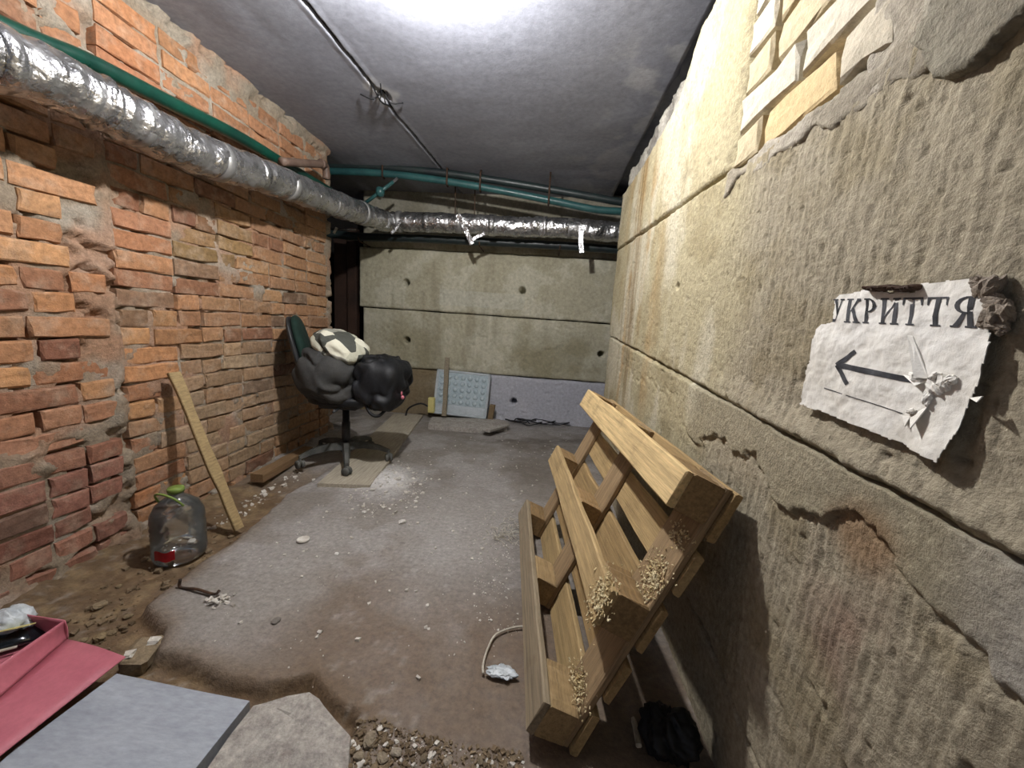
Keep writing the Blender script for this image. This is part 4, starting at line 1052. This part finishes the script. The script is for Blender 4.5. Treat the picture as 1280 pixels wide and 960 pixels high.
part('cable', MB().tube(spline([(-1.11, FY - .02, .13), (-1.2, FY - .03, .16), (-1.32, FY - .03, .10), (-1.345, FY - .04, .02), (-1.33, FY - .06, .014)], 6), 0.009, 8), M['cable'], jbx, True)
plank('thin_stick', tuple(ony(555, 520, FY - .13)), tuple(ony(559, 447, FY - .02)), 0.045, 0.018, M['old_wood'], 'thin grey stick standing in front of the floodlight', 'stick', up=(0, -1, 0.1), color=hexc('8d8370'), seed=6)
slab_poly('concrete_ledge', [(535, 531), (540, 521), (625, 524), (634, 533), (600, 536)], 0.0, 0.045, M['slab'], 'low flat concrete ledge under the floodlight', 'slab')
slab_poly('concrete_chunk', [(603, 536), (612, 530), (632, 526), (637, 530), (612, 538)], 0.046, 0.066, M['slab'], 'flat grey concrete chunk on the ledge end near the cables', 'chunk')
single('timber_block', MB().box((-0.475, FY + .03, .105), (0.055, 0.06, 0.17), Matrix.Rotation(.12, 3, 'Y'), bev=.004), M['old_wood'], 'small brown timber block beside the floodlight', 'block', color=hexc('7c6a50'))
r = random.Random(9)
for k in range(4):
    c = onz(648 + 12 * k, 528 + (k % 2) * 2); pts = []
    for i in range(9):
        a = i * 0.75 + k; pts.append((c[0] + 0.12 * math.cos(a) * (1 + .3 * k % 2) + r.uniform(-.03, .03), c[1] - .05 + 0.05 * math.sin(a) + r.uniform(-.02, .02), 0.012 + 0.03 * abs(math.sin(a * 1.3))))
    single('loose_cable', MB().tube(spline(pts, 5), 0.006, 6), M['cable'], 'tangled black cable lying at the foot of the back wall', 'cable', 'tangled cables by the back wall', smooth=True)

# ================================================================== JUG
jp = onz(209, 708, DIRT); 
JG = thing('water_jug', 'empty clear plastic water jug with a lime cap by brick wall', 'jug', (jp[0], jp[1] + .06, floor_z(jp[0], jp[1] + .06) + .006))
JL = Vector(JG.location)
prof = [(0.0, 0.004), (0.07, 0.0), (0.086, 0.008), (0.092, 0.03)]
for i in range(6): z_ = 0.045 + i * 0.02; prof += [(0.092, z_), (0.087, z_ + 0.008)]
prof += [(0.091, 0.17), (0.088, 0.20), (0.072, 0.235), (0.045, 0.26), (0.026, 0.272), (0.024, 0.29)]
me = MB().lathe(prof, 32, JL); part('bottle', me, M['clear'], JG, True)
part('cap', MB().lathe([(0.028, 0.286), (0.029, 0.30), (0.026, 0.306), (0.0, 0.307)], 20, JL), M['cap_green'], JG, True)
hd = spline([JL + Vector((0.06, -.03, .245)), JL + Vector((0.045, -.055, .285)), JL + Vector((0, -.06, .30)), JL + Vector((-.045, -.045, .285)), JL + Vector((-.07, -.01, .24))], 5); part('handle', MB().tube(hd, 0.0045, 8), M['cap_green'], JG, True)
mb = MB(); vs = []
for i in range(9):
    a = -1.75 + i * 0.1
    for z_ in (0.035, 0.075): vs.append((JL.x + .0935 * math.cos(a), JL.y + .0935 * math.sin(a), JL.z + z_ + 0.004 * math.sin(i)))
mb.add(vs, [(2 * i, 2 * i + 2, 2 * i + 3, 2 * i + 1) for i in range(8)]); part('red_label', mb, M['red_label'], JG)

# ================================================================== FOREGROUND
slab_poly('grey_panel', [(-40, 990), (20, 935), (146, 842), (180, 849), (240, 862), (312, 876), (275, 922), (225, 985)], DIRT + .004, 0.004, M['tile'], 'flat smooth blue grey panel lying next to the pink box', 'panel')
# rough stone slab with a broken outline
pts = [(248, 975), (282, 922), (316, 882), (330, 876), (360, 870), (388, 864), (400, 872), (406, 882), (422, 899), (440, 918), (437, 975)]
poly = [tuple(onz(*p, 0.012)[:2]) for p in pts]
P_ = MB(); n_ = len(poly); r = random.Random(12)
cx_, cy_ = np.mean([p[0] for p in poly]), np.mean([p[1] for p in poly])
rings = []
for k, z_ in ((1.0, DIRT + .004), (1.0, -0.004), (0.97, 0.012), (0.6, 0.016), (0.25, 0.014)):
    rings.append([(cx_ + (x - cx_) * k + r.uniform(-.003, .003), cy_ + (y - cy_) * k + r.uniform(-.003, .003), z_ + (r.uniform(-.004, .004) if z_ > 0 else 0)) for x, y in poly])
vs = [p for q in rings for p in q] + [(cx_, cy_, 0.014)]
fs = [(a * n_ + i, a * n_ + (i + 1) % n_, (a + 1) * n_ + (i + 1) % n_, (a + 1) * n_ + i) for a in range(4) for i in range(n_)] + [(4 * n_ + i, 4 * n_ + (i + 1) % n_, 5 * n_) for i in range(n_)] + [tuple(range(n_ - 1, -1, -1))]
single('stone_slab', P_.add(vs, fs), M['slab'], 'rough speckled stone slab with a broken edge beside the grey panel', 'slab')
# brick fragment with pale paint
q = onz(178, 818, -.02)
bf = thing('brick_fragment', 'broken brick fragment with white paint marks beside the pink box', 'brick', (q[0], q[1], DIRT))
part('fragment', MB().box((q[0], q[1], DIRT + .022), (0.065, 0.10, 0.05), Matrix.Rotation(.35, 3, 'Z'), jit=.006, bev=.008), M['stone'], bf, color=hexc('85765f'))
for k in (-1, 1): part('paint_mark', MB().box((q[0] + .01 * k, q[1] + .028 * k, DIRT + .049), (0.022, 0.022, 0.004), Matrix.Rotation(.35, 3, 'Z'), jit=.004, bev=.001), M['plaster'], bf)
# pink box with flap
pb = onz(40, 870, 0.02)
PK = thing('pink_box', 'open pink cardboard box with folded out flap on the grey panel', 'box', (pb[0], pb[1], 0.005))
c0 = Vector(onz(84, 800, 0.014)); c1 = Vector(onz(-60, 925, 0.014)); t0_ = Vector(onz(80, 776, 0.075)); t1_ = Vector(onz(-60, 872, 0.075))
f0 = Vector(onz(157, 822, 0.030)); f1 = Vector(onz(-50, 985, 0.018))
def sheet4(a, b_, c_, d_, th_=0.003, k=6, bow=0.0):
    mb = MB(); nrm = (b_ - a).cross(d_ - a).normalized(); vs = []; m_ = k + 1
    for off in (0, th_):
        for i in range(m_):
            for j in range(m_):
                s_, t_ = i / k, j / k
                vs.append((a.lerp(b_, s_)).lerp(d_.lerp(c_, s_), t_) + nrm * (off + bow * math.sin(math.pi * t_)))
    fs = []
    for i in range(k):
        for j in range(k):
            q0 = (i * m_ + j, (i + 1) * m_ + j, (i + 1) * m_ + j + 1, i * m_ + j + 1); fs.append(q0); fs.append(tuple(x + m_ * m_ for x in q0[::-1]))
    rim = [j for j in range(m_)] + [i * m_ + k for i in range(1, m_)] + [k * m_ + j for j in range(k - 1, -1, -1)] + [i * m_ for i in range(k - 1, 0, -1)]
    fs += [(rim[i], rim[(i + 1) % len(rim)], rim[(i + 1) % len(rim)] + m_ * m_, rim[i] + m_ * m_) for i in range(len(rim))]
    return mb.add(vs, fs)
part('flap', sheet4(c0, c1, f1, f0, bow=0.006), M['pink'], PK, True)
part('side_wall', sheet4(c0, c1, t1_, t0_, bow=0.004), M['pink'], PK, True)
bk0 = Vector(onz(80, 776, 0.075)); bk1 = Vector(onz(-60, 755, 0.075)); lb0 = c0.copy(); lb1 = bk1.copy(); lb1.z = 0.014
part('end_wall', sheet4(lb0, lb1, bk1, bk0, bow=0.003), M['pink'], PK, True)
part('bottom', sheet4(c0, c1, Vector((c1.x - .35, c1.y + .05, .014)), lb1), M['pink'], PK)
# things in the box
sh = Vector(onz(22, 808, 0.06))
sh = sh + Vector((-.115, -.015, 0))
shoe = thing('black_shoe', 'glossy black shoe lying in the pink box', 'shoe', (sh.x - .05, sh.y - .02, 0.018))
Rz = Matrix.Rotation(math.radians(40), 3, 'Z')
mb = MB(); vs = []; NS = 16; NR = 14
for i in range(NS + 1):
    s_ = i / NS; x = -0.15 + 0.29 * s_
    hw = 0.044 * (0.75 + 0.35 * math.sin(math.pi * (0.15 + s_ * 0.8))) * (1 if s_ < .88 else math.sqrt(max(0.02, 1 - ((s_ - .88) / .12) ** 2)))
    ht = 0.085 - 0.045 * ss(0.35, 0.75, s_) - (0.03 * ss(.85, 1, s_))
    for j in range(NR):
        a = 2 * math.pi * j / NR; y = hw * math.cos(a); z_ = (ht / 2) * math.sin(a); z_ = max(z_, -ht * .42)
        p = Rz @ Vector((x, y, 0)); vs.append((sh.x - .03 + p.x, sh.y + .01 + p.y, 0.018 + ht * .42 + z_))
fs = [(i * NR + j, i * NR + (j + 1) % NR, (i + 1) * NR + (j + 1) % NR, (i + 1) * NR + j) for i in range(NS) for j in range(NR)] + [tuple(range(NR - 1, -1, -1)), tuple(NS * NR + j for j in range(NR))]
part('upper', mb.add(vs, fs), M['glossy_black'], shoe, True)
p1_ = Rz @ Vector((-.15, -.047, 0)); p2_ = Rz @ Vector((.10, -.05, 0))
part('welt_stripe', MB().tube([(sh.x - .03 + p1_.x, sh.y + .01 + p1_.y, .045), (sh.x - .03 + (p1_.x + p2_.x) / 2 , sh.y + .008 + (p1_.y + p2_.y) / 2, .04), (sh.x - .03 + p2_.x, sh.y + .01 + p2_.y, .035)], 0.004, 8), M['wire_white'], shoe, True)
pp = Vector(onz(8, 782, 0.07))
bag('tissue_paper', (pp.x - .03, pp.y + .02, .056), (0.06, 0.045, 0.042), M['bag_plastic'], 'crumpled pale blue paper in the pink box behind the shoe', 'paper', 61, .3, 2.2, None, 0.02)
single('cream_card', sheet4(Vector((pp.x - .09, pp.y - .05, .055)), Vector((pp.x + .05, pp.y + .03, .062)), Vector((pp.x + .06, pp.y - .005, .08)), Vector((pp.x - .08, pp.y - .085, .075))), M['yellow_plastic'], 'cream card strip tucked between shoe and paper', 'card')

# ================================================================== SMALL THINGS
def pebble(px, py, size, col, label, cat, seed, name='stone', group=None, flat=.6, z=None):
    p = onz(px, py, 0.0); fz = floor_z(p[0], p[1]) if z is None else z
    p = onz(px, py, fz + size * flat * .5)
    fz = floor_z(p[0], p[1]) if z is None else z
    mb = MB().blob((p[0], p[1], fz + size * flat * .55), (size, size * .75, size * flat * .7), 14, 9, .25, 1.8, seed, 2.6, Matrix.Rotation(seed * 1.3, 3, 'Z'))
    return single(name, mb, M['stone'], label, cat, group=group, color=hexc(col))
pebble(124, 757, .022, '8a7a62', 'round pale stone in the dirt in front of brick wall', 'stone', 1)
pebble(124, 797, .020, '857458', 'small stone half sunk in the dirt by the pink box', 'stone', 2)
pebble(102, 800, .014, '8a7a60', 'tiny pale pebble nearest the pink box corner on the dirt', 'stone', 3)
for i, (x, y, s_) in enumerate(((160, 770, .014), (148, 731, .012), (140, 790, .012))):
    pebble(x, y, s_, '7f6f56', 'little earthy pebble on the dirt strip below the brick wall', 'pebble', 20 + i, 'pebble', 'pebbles on the dirt strip')
pebble(345, 776, .016, '77716b', 'flat grey pebble alone on the open concrete floor', 'pebble', 30, 'pebble', None, .4)
for i, (x, y, s_) in enumerate(((462, 925, .02), (495, 940, .013), (530, 948, .011), (478, 948, .015), (560, 952, .012), (600, 951, .010), (449, 946, .013))):
    pebble(x, y, s_, ('8b7f6c', '9a9080', '776a57')[i % 3], 'earthy rubble stone on the floor beside the broken stone slab', 'stone', 40 + i, 'rubble_stone', 'rubble by the stone slab')
for i, (x, y, s_) in enumerate(((455, 640, .014), (503, 652, .02), (392, 600, .014), (497, 598, .022), (470, 588, .014), (466, 612, .016), (430, 605, .012))):
    pebble(x, y, s_, 'cfcbc4', 'white plaster lump on the floor by the dust heap and chair', 'plaster', 60 + i, 'plaster_lump', 'plaster lumps by the chair')
p = onz(379, 674, .006); single('plastic_disc', MB().lathe([(0.0, 0), (0.026, 0), (0.027, 0.006), (0.023, 0.008), (0.021, 0.005), (0.0, 0.0045)], 20, (p[0], p[1], floor_z(p[0], p[1]) + .004)), M['plaster'], 'small round white plastic disc lying on the floor near the chair', 'disc', smooth=True)
p = onz(421, 692, 0); pebble(421, 692, .010, 'dddbd6', 'small white chip lying alone on the floor near the white disc', 'chip', 77, 'plaster_chip')
# bent black bar in the floor edge
a = onz(226, 735, .0); b_ = onz(268, 746, .0)
single('bent_bar', MB().tube(spline([a + [0, 0, .035], a + [0.004, -.004, .006], (a + b_) / 2 + [0, 0, .012], b_ + [0, 0, .010], b_ + [.012, .01, .02]], 5), 0.005, 8), M['rusty'], 'bent dark steel bar sticking out of the floor edge', 'bar', smooth=True)
chips('plaster_crumbs', tuple(onz(276, 750, .008)), (.02, .015, .003), 40, .014, M['plaster'], 5, None)
tag(bpy.data.objects['plaster_crumbs'], 'white plaster crumbs beside the bent steel bar', 'crumbs', kind='stuff')
# scattered debris
def scatter(name, poly_px, n, size, mat, seed, label, cat, zoff=0.0):
    r = random.Random(seed); poly = [tuple(onz(*p)[:2]) for p in poly_px]; pa = np.array(poly); mb = MB(); k = 0
    X_ = np.array([r.uniform(pa[:, 0].min(), pa[:, 0].max()) for _ in range(n * 4)]); Y_ = np.array([r.uniform(pa[:, 1].min(), pa[:, 1].max()) for _ in range(n * 4)])
    ok = poly_sd(X_, Y_, poly) < 0; X_, Y_ = X_[ok][:n], Y_[ok][:n]; Z_ = floor_h(X_, Y_)[0]
    for x, y, z_ in zip(X_, Y_, Z_):
        s_ = size * (0.35 + r.random() ** 3 * 1.6)
        mb.box((x, y, z_ + s_ * .2), (s_, s_ * r.uniform(.5, 1), s_ * r.uniform(.3, .7)), Matrix.Rotation(r.uniform(0, 6), 3, 'Z') @ Matrix.Rotation(r.uniform(-.5, .5), 3, 'X'), jit=s_ * .15, r=r)
    return single(name, mb, mat, label, cat, kind='stuff')
scatter('gravel', [(430, 905), (470, 900), (560, 925), (655, 940), (655, 985), (430, 985)], 1100, .0065, M['dirt'], 1, 'loose earthy gravel on the floor beside the stone slab', 'gravel')
scatter('pale_gravel', [(430, 905), (470, 905), (560, 930), (655, 945), (655, 985), (430, 985)], 200, .006, M['plaster'], 2, 'pale grit mixed into the earthy gravel', 'grit')
scatter('dust_crumbs', [(430, 625), (460, 585), (500, 580), (540, 600), (520, 640), (450, 650)], 260, .010, M['plaster'], 3, 'white plaster crumbs over the dust heap by the chair', 'crumbs')
scatter('floor_grit', [(300, 700), (440, 600), (560, 545), (720, 540), (645, 640), (640, 900), (420, 860), (250, 800)], 420, .007, M['plaster'], 4, 'fine white grit strewn over the concrete floor', 'grit')
scatter('pallet_grit', [(600, 640), (640, 640), (650, 800), (590, 780)], 330, .0045, M['plaster'], 5, 'pale grit on the floor along the pallet', 'grit')
scatter('dirt_clods', [(60, 780), (150, 700), (300, 640), (300, 668), (200, 740), (160, 790), (120, 800)], 180, .012, M['dirt'], 6, 'crumbly earth on the strip below the brick wall', 'earth')
scatter('wall_foot_rubble', [(150, 700), (370, 585), (380, 592), (180, 705)], 90, .015, M['plaster'], 8, 'white mortar rubble along the foot of the brick wall', 'rubble')
# straw tuft
r = random.Random(4); mb = MB(); c = onz(632, 668)
for i in range(60):
    a = r.uniform(0, 6.28); x = c[0] + r.gauss(0, .035); y = c[1] + r.gauss(0, .05); l_ = r.uniform(.02, .06); z_ = r.uniform(.003, .02) + floor_z(x, y)
    mb.tube([(x, y, z_), (x + math.cos(a) * l_ * .5, y + math.sin(a) * l_ * .5, z_ + .006), (x + math.cos(a) * l_, y + math.sin(a) * l_, z_)], 0.0016, 4)
single('straw_tuft', mb, M['wire_white'], 'dry pale straw tuft on the floor beside the pallet', 'straw', kind='stuff')
# white wire loop and film scrap
wp = [onz(*p, 0.008) for p in ((655, 783), (640, 785), (620, 793), (610, 810), (604, 830), (604, 842))]
single('white_wire', MB().tube(spline(wp, 6), 0.0035, 8), M['wire_white'], 'pale curved wire lying on the floor left of the pallet', 'wire', smooth=True)
p = onz(628, 840, .012)
bag('film_scrap', (p[0], p[1], .012), (0.045, 0.022, 0.007), M['bag_plastic'], 'crumpled clear plastic film scrap beside the pallet', 'film', 71, .5, 2.0, None, .006, 3.0)
# rod and black bag in the shade behind the pallet
plank('thin_rod', tuple(onz(800, 932, 0.03)), tuple(onx(762, 800, 0.33)), 0.014, 0.010, M['old_wood'], 'thin pale rod standing in the shade behind the pallet', 'rod', up=(0, -1, 0), color=hexc('b5ad9c'))
p = onz(818, 935, .05)
bag('dark_sack', (0.365, 0.83, .055), (0.06, 0.06, 0.05), M['cable'], 'small black sack on the floor between pallet and concrete wall', 'sack', 81, .45, 2.4, None, .008)
